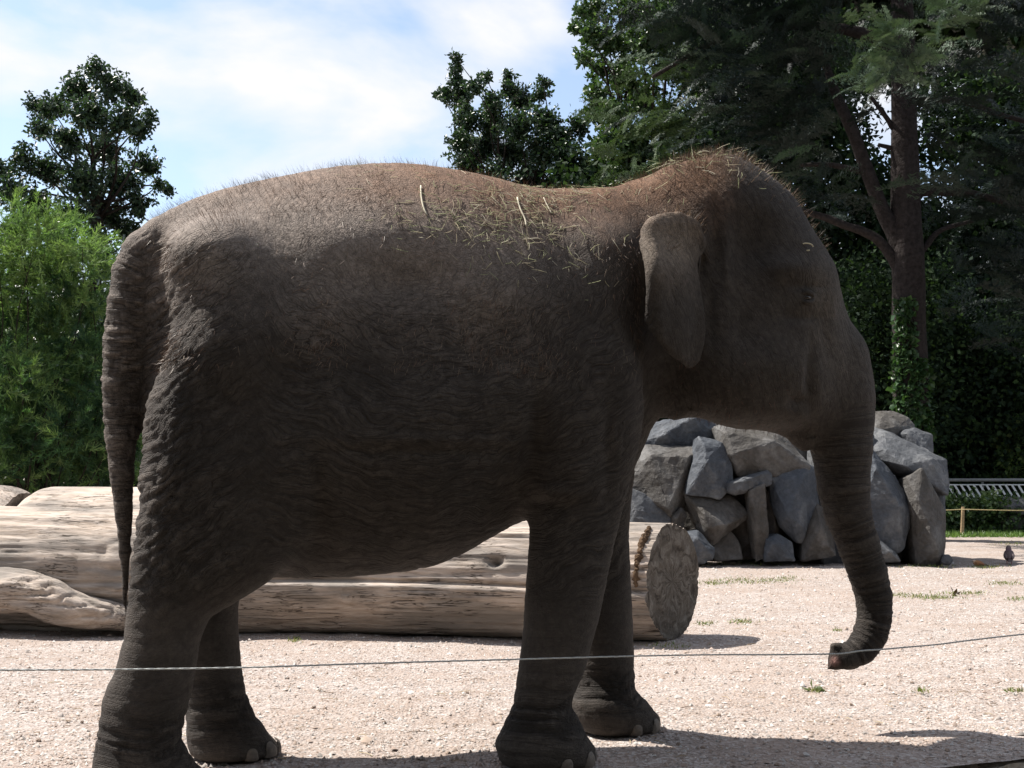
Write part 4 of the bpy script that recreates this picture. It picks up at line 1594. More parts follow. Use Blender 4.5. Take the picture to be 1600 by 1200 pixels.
bar("handrail", (0, 0, ztop), (RLn, 0, ztop), 0.030, M_GREYRAIL, rail)
bar("slat_rail", (0, 0, zs1), (RLn, 0, zs1), 0.012, M_PAINT, rail, 6)
bar("slat_rail", (0, 0, zs0), (RLn, 0, zs0), 0.012, M_PAINT, rail, 6)
bm = bmesh.new()
bmesh.ops.create_cube(bm, size=1.0)
hh = zs1 - zs0
for vv in bm.verts:
    z = vv.co.z + 0.5
    vv.co = (vv.co.x * 0.042 + (1 - z) * 0.17, vv.co.y * 0.012, z * hh)
slat_me = bm_mesh("slat", bm)
slat_me.materials.append(M_PAINT)
x = 0.02
while x < RLn - 0.2:
    o = obj("slat", slat_me, None, rail)
    o.location = (x, 0, zs0)
    x += 0.118
for x in np.arange(0.4, RLn, 1.45):
    bar("post", (x, 0.03, -0.02), (x, 0.03, ztop - 0.03), 0.022, M_GREYRAIL, rail)
# thin post of a wire fence farther back
pp = at(1491, 752, 25.0)
fp = empty("thin_fence_post", (pp[0], 25.0, 0), "thin grey metal post standing beyond the railing", "post")
bar("pole", (0, 0, -0.02), (0, 0, at(1491, 715, 25.0)[2]), 0.022, M_STEEL, fp)
bar("cap", (0, 0, at(1491, 715, 25.0)[2]), (0, 0, at(1491, 715, 25.0)[2] + 0.03), 0.026, M_STEEL, fp)

# stakes and string before the hedge
M_STAKE = mat_plain("stake_wood", (0.33, 0.24, 0.14), 0.85, 30, 0.3, 0.3)
M_STRING = mat_plain("tan_string", (0.40, 0.33, 0.17), 0.9, 80, 0.2, 0.1)
YS = 20.0
stk = []
for (u, lab) in ((1503, "short wooden stake holding a string before the hedge"), (1700, "short wooden stake at the far end of the string"), (1400, "short wooden stake behind the rock pile")):
    p0, p1 = at(u, 830, YS), at(u, 792, YS)
    e = empty("stake", (p0[0], YS, 0), lab, "stake", None)
    bm = bmesh.new()
    bmesh.ops.create_cone(bm, cap_ends=True, segments=8, radius1=0.034, radius2=0.028, depth=p1[2] + 0.02)
    for vv in bm.verts:
        vv.co.z += (p1[2] + 0.02) / 2 - 0.02
        vv.co.x += vv.co.z * 0.06
    obj("shaft", bm_mesh("shaft", bm), M_STAKE, e)
    stk.append((p0[0] + p1[2] * 0.055, YS - 0.03, p1[2] - 0.04))
stk.sort()
P = []
for a, b in zip(stk[:-1], stk[1:]):
    for t_ in np.linspace(0, 1, 14):
        p = np.array(a) * (1 - t_) + np.array(b) * t_
        p[2] -= 0.02 * math.sin(math.pi * t_)
        P.append(p)
V, Q, T = tube_np(P, 0.008, 6)
obj("string", mesh_np("string", V, [Q, T], smooth=True), M_STRING, label="tan string stretched between wooden stakes before the hedge", cat="string")

# ================================================================== BIRDS


def bird(name, loc, rz, sc, cols, label, upright):
    """perching bird, local +x forward"""
    e = empty(name, tuple(loc), label, "bird", rz=rz)
    # body: swept rings from tail to beak root, pitched up
    t = np.linspace(0, 1, 22)
    prof = np.interp(t, [0, 0.08, 0.3, 0.5, 0.66, 0.76, 0.84, 0.93, 1.0], [0.10, 0.22, 0.52, 0.62, 0.52, 0.33, 0.30, 0.27, 0.08]) * 0.115
    ax = np.stack([np.interp(t, [0, 0.5, 0.75, 1], [-0.13, 0.01, 0.07, 0.105]), np.zeros(22), np.interp(t, [0, 0.5, 0.72, 0.86, 1], [0.075, 0.105, 0.155, 0.205, 0.20] if upright else [0.05, 0.065, 0.085, 0.105, 0.10])], -1)
    V, Q, T = tube_np(ax, prof, 16)
    k = np.concatenate([np.repeat(t, 16), [0, 1]])
    body_c, neck_c, head_c = np.array(cols[0]), np.array(cols[1]), np.array(cols[2])
    w1 = np.clip((k - 0.55) / 0.1, 0, 1)[:, None]
    w2 = np.clip((k - 0.78) / 0.08, 0, 1)[:, None]
    c = body_c * (1 - w1) + neck_c * w1
    c = c * (1 - w2) + head_c * w2
    m = NT("plumage")
    m = m.done(m.col(), 0.7, None, 0.2)
    S = np.array([sc, sc, sc])
    obj("body", mesh_np("body", V * S, [Q, T], c, True), m, e)
    # folded wings
    for sd in (-1, 1):
        tw = np.linspace(0, 1, 12)
        axw = np.stack([0.06 - 0.20 * tw, sd * (0.062 - 0.035 * tw), (0.125 if upright else 0.078) - 0.045 * tw], -1)
        Vw, Qw, Tw = tube_np(axw, 0.034 * np.sin(np.pi * (0.12 + 0.83 * tw)) + 0.003, 10)
        Vw[:, 1] = sd * 0.045 + (Vw[:, 1] - sd * 0.045) * 0.55
        obj("wing", mesh_np("wing", Vw * S, [Qw, Tw], np.tile(np.array(cols[3]), (len(Vw), 1)), True), m, e)
    # tail feathers
    zt_ = 0.07 if upright else 0.048
    Vt = np.array([(-0.10, -0.02, zt_), (-0.10, 0.02, zt_), (-0.22, 0.028, zt_ - 0.03), (-0.22, -0.028, zt_ - 0.03), (-0.10, -0.018, zt_ + 0.012), (-0.10, 0.018, zt_ + 0.012), (-0.22, 0.026, zt_ - 0.024), (-0.22, -0.026, zt_ - 0.024)])
    obj("tail", mesh_np("tail", Vt * S, [np.array([[0, 3, 2, 1], [4, 5, 6, 7], [0, 1, 5, 4], [1, 2, 6, 5], [2, 3, 7, 6], [3, 0, 4, 7]])], np.tile(np.array(cols[3]) * 0.7, (8, 1))), m, e)
    bp = ax[-1]
    V, Q, T = tube_np([bp - np.array([0.006, 0, 0]), bp + np.array([0.012, 0, -0.002]), bp + np.array([0.026, 0, -0.007])], [0.009, 0.006, 0.001], 8)
    obj("beak", mesh_np("beak", V * S, [Q, T], np.tile([0.10, 0.09, 0.08], (len(V), 1)), True), m, e)
    for sd in (-1, 1):
        V, Q, T = tube_np([(0.0, sd * 0.026, 0.07 if upright else 0.045), (0.004, sd * 0.027, 0.03), (0.0, sd * 0.028, 0.006), (0.03, sd * 0.03, 0.003)], [0.010, 0.005, 0.005, 0.003], 8)
        obj("leg", mesh_np("leg", V * S, [Q, T], np.tile([0.35, 0.10, 0.08], (len(V), 1)), True), m, e)
        bm = bmesh.new()
        bmesh.ops.create_uvsphere(bm, u_segments=8, v_segments=6, radius=0.006 * sc)
        hp_ = ax[-2] * sc
        bmesh.ops.translate(bm, verts=bm.verts, vec=(hp_[0] - 0.008 * sc, sd * 0.026 * sc, hp_[2] + 0.004))
        obj("eye", bm_mesh("eye", bm, True), M_EYE, e)
    return e


pg = gnd(1577, 881)
bird("pigeon", (pg[0], pg[1], 0.0), R_(70), 0.92, [(0.10, 0.075, 0.075), (0.11, 0.07, 0.085), (0.13, 0.10, 0.10), (0.12, 0.095, 0.095)], "dark purplish pigeon standing upright on the gravel facing away", True)
pg = gnd(1528, 885)
bird("sparrow", (pg[0], pg[1], 0.0), R_(170), 0.55, [(0.26, 0.13, 0.06), (0.30, 0.17, 0.09), (0.45, 0.34, 0.26), (0.20, 0.10, 0.05)], "small chestnut sparrow crouching on the gravel by the rock pile's shadow", False)

# ================================================================== FOLIAGE HELPERS


def leaves(P, size, pal, normal_bias=None, aspect=0.55, bend=0.25, var=0.3):
    """a bent leaf (two triangles) at every point"""
    n = len(P)
    d = rng.normal(0, 1, (n, 3))
    if normal_bias is not None:
        d = d + normal_bias
    d /= np.linalg.norm(d, axis=1)[:, None]
    b = rng.normal(0, 1, (n, 3))
    b -= (b * d).sum(1)[:, None] * d
    b /= np.linalg.norm(b, axis=1)[:, None]
    c = np.cross(d, b)
    s = (size * rng.uniform(0.6, 1.35, n))[:, None]
    tip = P + d * s
    l = P + d * s * 0.5 + b * s * aspect * 0.5 + c * s * bend * 0.5
    r = P + d * s * 0.5 - b * s * aspect * 0.5 + c * s * bend * 0.5
    V = np.stack([P, l, tip, r], 1).reshape(-1, 3)
    k = np.arange(n)[:, None] * 4
    T = np.vstack([k + np.array([0, 1, 2]), k + np.array([0, 2, 3])])
    pal = np.array(pal)
    col_ = pal[rng.integers(0, len(pal), n)] * rng.uniform(1 - var, 1 + var, (n, 1))
    return V, None, T, np.repeat(col_, 4, 0)


def ball(n, hollow=0.0):
    d = rng.normal(0, 1, (n, 3))
    d /= np.linalg.norm(d, axis=1)[:, None]
    r = (hollow + (1 - hollow) * rng.uniform(0, 1, n)) ** (1 / 2.2)
    return d * r[:, None]


M_LEAF = leaf_mat("broad_leaf", 0.26, 0.38, spec=0.4)
M_DULL = leaf_mat("shade_leaf", 0.25, 0.7, spec=0.1)
M_NEEDLE = leaf_mat("needle_leaf", 0.12, 0.55, spec=0.25)
M_FEATHER = leaf_mat("feathery_leaf", 0.40, 0.6, spec=0.2)
M_TRUNK = mat_plain("tree_bark", (0.032, 0.027, 0.026), 0.95, 16, 0.4, 0.9, 0.1, 0.04)
M_BRANCH = mat_plain("dark_twig", (0.03, 0.024, 0.02), 0.95, 16, 0.3, 0.5, 0.1, 0.02)


def lobes_world(lobes, Y, depth, seed):
    r = random.Random(seed)
    out = []
    for (u, v, rad) in lobes:
        y = Y + r.uniform(-1, 1) * depth
        c = at(u, v, y)
        out.append((c, rad * y / F))
    return out


def limb(A, a, b, r0, r1, sag=0.1, wob=0.06, n=9, seg=7):
    a, b = np.array(a, float), np.array(b, float)
    L = np.linalg.norm(b - a)
    m1 = a * 0.66 + b * 0.34 + rng.normal(0, wob * L, 3) + np.array([0, 0, sag * L])
    m2 = a * 0.33 + b * 0.67 + rng.normal(0, wob * L, 3) + np.array([0, 0, sag * L])
    P = spline([a, m1, m2, b], n)
    V, Q, T = tube_np(P, np.linspace(r0, r1, n), seg)
    A.add(V, Q, T)
    return P


def broad_tree(name, label, base_uvY, trunk_r, fork_v, lobes, depth, per, leaf, pal, seed, cat="tree", group=None, clump=0.30, sub=None):
    """trunk from the ground, limbs to every lobe, leaves in small clumps inside the lobes"""
    u0, Y = base_uvY
    base = at(u0, 725, Y)
    base[2] = 0
    e = empty(name, tuple(base), label, cat, group)
    L = lobes_world(lobes, Y, depth, seed)
    fork = at(u0, fork_v, Y)
    A = Acc()
    P = spline([base - np.array([0, 0, 0.1]), base * 0.6 + fork * 0.4 + rng.normal(0, 0.08, 3), fork], 12)
    V, Q, T = tube_np(P, np.interp(np.linspace(0, 1, 12), [0, 0.1, 1], [trunk_r * 1.35, trunk_r, trunk_r * 0.55]), 12)
    A.add(V - base, Q, T)
    C = Acc()
    for (c, r) in L:
        limb(A, fork - base + rng.normal(0, 0.1, 3), c - base, trunk_r * 0.18, 0.008, 0.04)
        # leafy shoots growing outwards inside the lobe
        n = max(8, int(per * (r / 0.6) ** 1.8))
        d = ball(n, 0.0)
        d[:, 2] += 0.25
        d /= np.linalg.norm(d, axis=1)[:, None] + 1e-6
        p0 = c + ball(n) * r * 0.45
        ln = rng.uniform(0.35, 0.95, n) * r + 0.08
        for q in range(max(2, n // 6)):
            limb(A, c - base, p0[q] + d[q] * ln[q] * 0.7 - base, 0.014, 0.004, 0.0, 0.05, 4, 4)
        k = 22
        tt = rng.uniform(0.05, 1.0, (n, k))
        PP = p0[:, None] + d[:, None] * (ln[:, None] * tt)[..., None] + ball(n * k).reshape(n, k, 3) * (clump * 0.55 * (1.05 - 0.75 * tt))[..., None]
        C.add(*leaves(PP.reshape(-1, 3) - base, leaf, pal, np.array([0, 0, -0.25])))
    obj("trunk", A.mesh("trunk", True), M_BRANCH, e)
    obj("crown", C.mesh("crown"), M_LEAF, e)
    return e


DARKG = [(0.026, 0.050, 0.028), (0.036, 0.066, 0.032), (0.020, 0.040, 0.026), (0.048, 0.082, 0.036)]
MIDG = [(0.045, 0.085, 0.030), (0.060, 0.110, 0.035), (0.035, 0.068, 0.030), (0.085, 0.135, 0.045)]
BRIGHT = [(0.10, 0.17, 0.045), (0.13, 0.20, 0.05), (0.075, 0.14, 0.04), (0.16, 0.22, 0.07)]

# tree at the left behind the bush
broad_tree("walnut_tree", "airy dark green tree rising behind the feathery bush", (150, 25.0), 0.20, 330,
           [(150, 112, 22), (118, 142, 34), (172, 138, 30), (82, 172, 32), (208, 158, 26), (140, 185, 42), (190, 195, 34), (60, 170, 22), (62, 205, 24), (105, 225, 36), (165, 240, 42),
            (218, 205, 26), (235, 185, 14), (38, 255, 28), (72, 270, 34), (128, 285, 42), (190, 290, 38), (228, 262, 26), (246, 290, 14), (18, 300, 32), (58, 325, 42), (112, 345, 44),
            (168, 340, 40), (214, 320, 28), (150, 390, 40), (95, 395, 44), (200, 370, 26), (30, 370, 40), (180, 420, 30), (5, 265, 20), (262, 300, 6)],
           1.0, 78, 0.10, DARKG, 3, clump=0.26)
# tree seen over the elephant's back
broad_tree("hornbeam_tree", "dark green tree with upright shoots showing above the elephant's back", (800, 29.5), 0.22, 420,
           [(713, 92, 8), (712, 110, 11), (714, 130, 15), (722, 156, 24), (700, 150, 14), (688, 145, 8), (742, 138, 16), (760, 122, 9), (795, 122, 11), (796, 142, 17), (815, 160, 24), (848, 130, 9),
            (843, 150, 14), (768, 165, 22), (728, 188, 30), (770, 196, 34), (812, 200, 36), (850, 192, 28), (720, 226, 26), (756, 236, 34), (800, 244, 38), (846, 240, 36), (730, 262, 28), (775, 278, 32),
            (825, 282, 34), (870, 215, 26), (885, 250, 34), (870, 290, 34), (905, 200, 22), (915, 280, 34), (748, 308, 36), (840, 330, 60), (780, 350, 60), (900, 340, 60)],
           1.2, 90, 0.11, DARKG, 5, clump=0.30)
# broad-leaved tree at the edge of the wood
broad_tree("oak_tree", "tall broad-leaved green tree at the edge of the dark cedar", (1010, 27.0), 0.29, 300,
           [(905, 22, 14), (930, 20, 30), (922, 55, 26), (898, 45, 10), (915, 92, 18), (950, 70, 34), (985, 25, 44), (1000, 80, 44), (940, 110, 24), (975, 125, 38), (935, 150, 24), (930, 180, 24), (955, 185, 34),
            (1000, 160, 46), (1030, 30, 50), (1060, 100, 60), (945, 225, 30), (985, 225, 44), (1035, 200, 50), (940, 265, 34), (985, 285, 46), (1045, 265, 50), (1100, 30, 60), (1110, 130, 60), (1000, 340, 60),
            (1090, 220, 60), (960, -40, 50), (1040, -40, 70), (1120, -50, 70), (1100, 320, 70), (1050, 350, 70)],
           1.6, 60, 0.125, MIDG, 8, clump=0.30)

# ================================================================== FEATHERY BUSH (left)


def plume_bush(name, label, base_uvY, lobes, depth, seed, pal_top, pal_low):
    u0, Y = base_uvY
    base = at(u0, 725, Y)
    base[2] = 0
    e = empty(name, tuple(base), label, "bush")
    A, C = Acc(), Acc()
    r = random.Random(seed)
    for (u, v, rad, br) in lobes:
        y = Y + r.uniform(-depth, depth)
        c = at(u, v, y)
        rr = rad * y / F
        for q in range(1):
            limb(A, np.array([r.uniform(-0.4, 0.4), r.uniform(-0.3, 0.3), 0.0]), c - base + rng.normal(0, rr * 0.3, 3), 0.014, 0.003, 0.05, 0.05)
        n = int(95 * (rr / 0.4) ** 2)
        pc = c + ball(n, 0.2) * rr * np.array([1, 1, 0.9])
        for p in pc:
            d = (p - c) / rr * 0.8 + rng.normal(0, 0.45, 3) + np.array([0, 0, 0.55])
            d /= np.linalg.norm(d)
            L = rng.uniform(0.22, 0.42)
            m = 40
            t_ = rng.uniform(0, 1, m)
            b0 = p + d * (t_ * L)[:, None] + np.array([0, 0, -1.0]) * (t_ ** 2 * L * 0.25)[:, None]
            sd = rng.normal(0, 1, (m, 3))
            bd = d * 0.8 + sd * 0.45
            bd /= np.linalg.norm(bd, axis=1)[:, None]
            w = np.cross(bd, rng.normal(0, 1, (m, 3)))
            w /= np.linalg.norm(w, axis=1)[:, None]
            ln = (0.15 * (1 - 0.5 * t_) * rng.uniform(0.6, 1.2, m))[:, None]
            V = np.stack([b0 - w * 0.0065, b0 + w * 0.0065, b0 + bd * ln], 1).reshape(-1, 3) - base
            T = np.arange(m)[:, None] * 3 + np.array([0, 1, 2])
            pal = pal_top if rng.random() < br else pal_low  # sunlit top and shaded lower plumes painted by palette
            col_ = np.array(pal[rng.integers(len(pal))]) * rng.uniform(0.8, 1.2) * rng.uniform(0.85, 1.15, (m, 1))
            C.add(V, None, T, np.repeat(col_, 3, 0))
    obj("stem", A.mesh("stem", True), M_BRANCH, e)
    obj("crown", C.mesh("crown"), M_FEATHER, e)


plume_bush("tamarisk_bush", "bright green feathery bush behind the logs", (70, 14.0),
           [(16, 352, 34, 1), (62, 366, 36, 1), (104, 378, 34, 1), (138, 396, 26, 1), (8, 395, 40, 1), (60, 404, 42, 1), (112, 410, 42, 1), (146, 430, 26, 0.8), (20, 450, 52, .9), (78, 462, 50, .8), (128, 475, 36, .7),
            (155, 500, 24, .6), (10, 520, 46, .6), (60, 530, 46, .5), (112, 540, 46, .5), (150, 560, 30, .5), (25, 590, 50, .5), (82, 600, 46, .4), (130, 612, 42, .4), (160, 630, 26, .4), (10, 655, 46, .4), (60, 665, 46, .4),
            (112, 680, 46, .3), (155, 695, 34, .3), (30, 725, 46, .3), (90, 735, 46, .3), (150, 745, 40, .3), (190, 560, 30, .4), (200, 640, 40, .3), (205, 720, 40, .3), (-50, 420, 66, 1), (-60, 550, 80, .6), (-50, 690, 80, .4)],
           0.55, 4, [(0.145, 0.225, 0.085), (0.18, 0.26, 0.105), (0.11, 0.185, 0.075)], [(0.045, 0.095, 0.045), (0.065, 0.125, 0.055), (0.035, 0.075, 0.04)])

# ================================================================== CEDAR
YC = 19.0
cb = at(1424, 725, YC)
cb[2] = 0
cedar = empty("cedar_tree", tuple(cb), "huge dark cedar with a reddish ivy-clad trunk and forked limbs", "tree")
ct = Acc()
TR = [(1426, 900, 29), (1424, 700, 27), (1423, 600, 26), (1420, 480, 25), (1418, 400, 25), (1416, 330, 23), (1414, 250, 21), (1412, 170, 20), (1410, 60, 18), (1408, -80, 16), (1405, -300, 11), (1400, -600, 4)]


def px_tube(pts, Y, seg=14, n=50):
    P = np.array([at(u, v, (p[0] if p else Y)) for u, v, r, *p in pts])
    P[:, 2] = np.maximum(P[:, 2], -0.1)
    rad = np.array([r * Y / F for u, v, r, *p in pts])
    tt = np.linspace(0, len(P) - 1, n)
    Ps = spline(P, n)
    rs = np.interp(tt, np.arange(len(P)), rad)
    V, Q, T = tube_np(Ps, rs, seg)
    j = 0.05 * perlin(V[:, 0] * 5, V[:, 1] * 5, V[:, 2] * 1.4)
    c = np.vstack([np.repeat(Ps, seg, 0), Ps[0], Ps[-1]])
    V = V + (V - c) * (j * 2.0)[:, None]
    return V, Q, T


V, Q, T = px_tube(TR, YC, 26, 90)
ctrunk = obj("trunk", mesh_np("trunk", V - cb, [Q, T], smooth=True), M_TRUNK, cedar)
for pts in ([(1416, 410, 17), (1398, 365, 14), (1380, 330, 12), (1356, 270, 11), (1334, 210, 10), (1316, 170, 9), (1300, 130, 7), (1285, 80, 5)],
            [(1412, 430, 13), (1394, 402, 9), (1376, 378, 8), (1350, 362, 7), (1320, 352, 6.5), (1290, 340, 6), (1255, 330, 5), (1220, 318, 3)],
            [(1345, 268, 5), (1320, 262, 4.5), (1290, 257, 4), (1250, 258, 3)],
            [(1425, 410, 7), (1446, 385, 5), (1470, 360, 4), (1520, 345, 3)],
            [(1414, 215, 8), (1396, 200, 5), (1386, 185, 4), (1360, 150, 3)],
            [(1412, 240, 6), (1395, 232, 4), (1372, 226, 3)],
            [(1412, 160, 10), (1460, 155, 7), (1510, 160, 5), (1560, 178, 4), (1640, 200, 3)],
            [(1412, 80, 12), (1340, 50, 9), (1240, 40, 7), (1130, 60, 5), (1020, 120, 3)],
            [(1412, 300, 9), (1500, 300, 7), (1580, 320, 5), (1680, 360, 3)],
            [(1410, -60, 12), (1500, -80, 8), (1620, -90, 4)]):
    V, Q, T = px_tube(pts, YC, 9, 30)
    obj("limb", mesh_np("limb", V - cb, [Q, T], smooth=True), M_TRUNK, ctrunk)


# ivy on the lower trunk
iv = []
for _ in range(2600):
    v = rng.uniform(470, 690)
    a_ = rng.uniform(-2.9, 0.2) if rng.random() < 0.7 else rng.uniform(-3.1, 3.1)
    if v < 560 and a_ > -1.7:
        continue
    if v < 640 and a_ > -1.2 and rng.random() < 0.75:
        continue
    c = at(1423, v, YC)
    r = 27 * YC / F * 1.06
    iv.append(c + np.array([math.cos(a_) * r, math.sin(a_) * r, 0]))
C = Acc()
C.add(*leaves(np.array(iv) - cb, 0.10, [(0.035, 0.075, 0.03), (0.05, 0.10, 0.035)], np.array([0, -0.8, -0.8]), 0.8))
obj("ivy", C.mesh("ivy"), M_LEAF, ctrunk, kind="stuff")


def spray_template(n_side, L, r):
    """one flat drooping cedar spray along +x, twigs to both sides carrying needles"""
    V, T = [], []
    k = 0
    for i in range(n_side):
        t = (i + 0.5) / n_side
        for sd in (-1, 1):
            x0 = t * L
            z0_ = -0.30 * L * t ** 2
            tl = L * 0.26 * (1 - 0.6 * t) * r.uniform(0.35, 1.5) + 0.05
            ang = r.uniform(0.35, 1.15)
            dx, dy = math.cos(ang), math.sin(ang) * sd
            m = max(5, int(tl / 0.026))
            for j in range(m):
                q = (j + 0.3) / m
                b = np.array([x0 + dx * tl * q, dy * tl * q, z0_ - 0.25 * tl * q ** 2 + r.uniform(-0.03, 0.03)])
                for s2 in (-1, 1):
                    nd = np.array([dx * 0.6 - dy * s2 * 0.7, dy * 0.6 + dx * s2 * 0.7, r.uniform(-0.1, 0.6)])
                    nd *= r.uniform(0.045, 0.085) / np.linalg.norm(nd)
                    w = np.array([-nd[1], nd[0], 0.0])
                    w = w / (np.linalg.norm(w) + 1e-9) * 0.0115
                    V += [b - w, b + w, b + nd]
                    T.append((k, k + 1, k + 2))
                    k += 3
    return np.array(V), np.array(T)


_r = random.Random(3)
SPR = [spray_template(10, 1.0, _r) for _ in range(7)]


def put_sprays(C, P, heading, size, pal, tilt=0.0, hvar=0.6):
    """P: spray roots; heading: direction in the plan (radians) per spray"""
    for p, h in zip(P, heading):
        w_ = p + cb
        xl, yl = w_[0] + 0.65 * w_[2], w_[1] - 0.25 * w_[2]
        if 9.0 < yl < 21.3 and abs(xl / yl) < 0.47 and w_[1] < 22.0 and rng.random() < 0.93:
            continue            # sprays left out whose shadow would reach the sunny gravel
        V, T = SPR[rng.integers(len(SPR))]
        s = size * rng.uniform(0.65, 1.3)
        a = h + rng.normal(0, hvar)
        b = tilt + rng.normal(0, 0.22)
        g = rng.normal(0, 0.7)
        cg, sg_ = math.cos(g), math.sin(g)
        cb_, sb = math.cos(b), math.sin(b)
        ca, sa = math.cos(a), math.sin(a)
        X, Y, Z = V[:, 0] * s, V[:, 1] * s, V[:, 2] * s
        Y, Z = Y * cg - Z * sg_, Y * sg_ + Z * cg
        X, Z = X * cb_ + Z * -sb, X * sb + Z * cb_
        X, Y = X * ca - Y * sa, X * sa + Y * ca
        C.add(np.stack([X + p[0], Y + p[1], Z + p[2]], -1), None, T, np.array(pal[rng.integers(len(pal))]) * rng.uniform(0.75, 1.25))


CEDG = [(0.012, 0.022, 0.018), (0.018, 0.032, 0.024), (0.010, 0.018, 0.016)]  # inner boughs, their shade darkened into the needle colours
CEDL = [(0.075, 0.115, 0.075), (0.090, 0.130, 0.080), (0.065, 0.100, 0.072)]  # high boughs, sunlight painted into the needle colours
CEDY = [(0.070, 0.110, 0.045), (0.085, 0.130, 0.050), (0.060, 0.095, 0.050)]  # left tier, likewise brightened as if sunlit
C = Acc()


def cedar_zone(lst, Y0, dY, n_per, size, pal):
    for (u, v, rad) in lst:
        y = Y0 + rng.uniform(-dY, dY)
        c = at(u, v, y)
        r = rad * y / F
        n = max(2, int(n_per * (rad / 40) ** 2))
        P = c + ball(n, 0.1) * r
        h = np.arctan2(P[:, 1] - cb[1], P[:, 0] - cb[0])
        put_sprays(C, P - cb, h, size, pal)


# sunlit sprays: the left tier, the high boughs towards the visitors
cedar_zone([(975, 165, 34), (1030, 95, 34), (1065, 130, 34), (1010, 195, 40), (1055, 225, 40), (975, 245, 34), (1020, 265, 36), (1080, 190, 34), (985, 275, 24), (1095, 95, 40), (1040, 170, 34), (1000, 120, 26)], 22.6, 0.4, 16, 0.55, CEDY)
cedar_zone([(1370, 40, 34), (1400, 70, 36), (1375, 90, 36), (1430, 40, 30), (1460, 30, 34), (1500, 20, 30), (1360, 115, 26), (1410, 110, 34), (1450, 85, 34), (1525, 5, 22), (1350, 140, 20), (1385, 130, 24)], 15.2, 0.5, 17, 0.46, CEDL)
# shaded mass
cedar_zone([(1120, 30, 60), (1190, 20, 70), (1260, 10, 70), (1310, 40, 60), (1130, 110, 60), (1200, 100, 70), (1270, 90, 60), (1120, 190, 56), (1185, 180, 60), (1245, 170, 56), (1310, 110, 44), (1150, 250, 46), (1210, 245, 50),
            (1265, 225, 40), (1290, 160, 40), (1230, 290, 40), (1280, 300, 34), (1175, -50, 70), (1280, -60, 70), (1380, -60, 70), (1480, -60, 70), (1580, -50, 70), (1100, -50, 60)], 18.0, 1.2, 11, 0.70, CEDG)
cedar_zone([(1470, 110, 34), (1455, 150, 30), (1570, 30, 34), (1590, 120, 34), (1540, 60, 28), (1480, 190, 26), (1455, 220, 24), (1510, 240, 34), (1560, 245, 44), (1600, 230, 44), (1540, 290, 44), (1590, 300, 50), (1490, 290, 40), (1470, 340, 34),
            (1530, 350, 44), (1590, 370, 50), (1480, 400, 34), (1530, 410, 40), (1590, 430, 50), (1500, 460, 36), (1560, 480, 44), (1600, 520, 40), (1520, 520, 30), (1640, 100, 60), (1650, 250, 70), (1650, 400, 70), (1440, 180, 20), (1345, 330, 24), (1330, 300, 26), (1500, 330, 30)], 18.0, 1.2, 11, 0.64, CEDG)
# drooping curtains at the right
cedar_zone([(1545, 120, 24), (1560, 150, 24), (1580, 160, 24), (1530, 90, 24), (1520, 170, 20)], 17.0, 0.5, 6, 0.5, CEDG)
# the crown's full body round the trunk, up above the picture too
nbig = 1150
for _ in range(nbig):
    hgt = rng.uniform(0, 1)
    z = 4.6 + 14.5 * hgt
    R_c = 6.2 * (1 - hgt) ** 0.7 + 0.5
    a = rng.uniform(0, 2 * np.pi)
    rr = R_c * math.sqrt(rng.uniform(0.03, 1))
    p = np.array([math.cos(a) * rr, math.sin(a) * rr * 0.75 + 1.0, z])
    (uu_, vv_), dep_ = project(p + cb)
    if dep_ < 14.0:
        continue
    if (1335 < uu_ < 1400 and 165 < vv_ < 290) or (1470 < uu_ < 1600 and 40 < vv_ < 210 and rng.random() < 0.75) or vv_ > 350:
        continue
    if uu_ < 985 + max(0, vv_ - 100) * 0.1:
        continue
    if 1385 < uu_ < 1450 and vv_ > 190 and p[1] < 0:
        continue
    put_sprays(C, [p], [a], 0.95, CEDG)
obj("crown", C.mesh("crown"), M_NEEDLE, cedar)

# ================================================================== THE WOOD BEYOND, HEDGE, SHRUBS


def leaf_mass(name, label, cat, boxes, n, leaf, pal, mat, kind=None, clump=0.5, density=None):
    """boxes: (u0,u1,v0,v1,Y0,Y1) blocks filled with leaf clumps"""
    C = Acc()
    areas = [abs((b[1] - b[0]) * (b[3] - b[2])) for b in boxes]
    for b, a in zip(boxes, areas):
        m = int(n * a / sum(areas))
        y = rng.uniform(b[4], b[5], m)
        uu = rng.uniform(b[0], b[1], m)
        vv_ = rng.uniform(b[2], b[3], m)
        P = np.array([at(*q) for q in zip(uu, vv_, y)])
        P = P[P[:, 2] > 0.02]
        P = np.repeat(P, 14, 0) + rng.normal(0, clump * 0.5, (len(P) * 14, 3))
        P = P[P[:, 2] > 0.0]
        C.add(*leaves(P, leaf, pal, np.array([0, 0, -0.2]), 0.65))
    return obj(name, C.mesh(name), mat, label=label, cat=cat, kind=kind)


WOODG = [(0.015, 0.029, 0.016), (0.021, 0.038, 0.017), (0.012, 0.024, 0.015), (0.032, 0.058, 0.022)]  # darkened to stand in for the wood's deep shade
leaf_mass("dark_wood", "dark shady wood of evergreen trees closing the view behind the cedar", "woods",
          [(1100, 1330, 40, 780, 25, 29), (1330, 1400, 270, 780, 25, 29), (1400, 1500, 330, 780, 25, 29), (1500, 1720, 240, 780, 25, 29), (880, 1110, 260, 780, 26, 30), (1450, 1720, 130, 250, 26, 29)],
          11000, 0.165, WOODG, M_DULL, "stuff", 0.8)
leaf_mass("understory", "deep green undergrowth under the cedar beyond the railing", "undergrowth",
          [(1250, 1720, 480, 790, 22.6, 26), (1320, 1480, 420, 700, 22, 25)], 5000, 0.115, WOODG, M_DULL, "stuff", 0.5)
# unseen leaf masses added for shade: above the wood and behind the camera


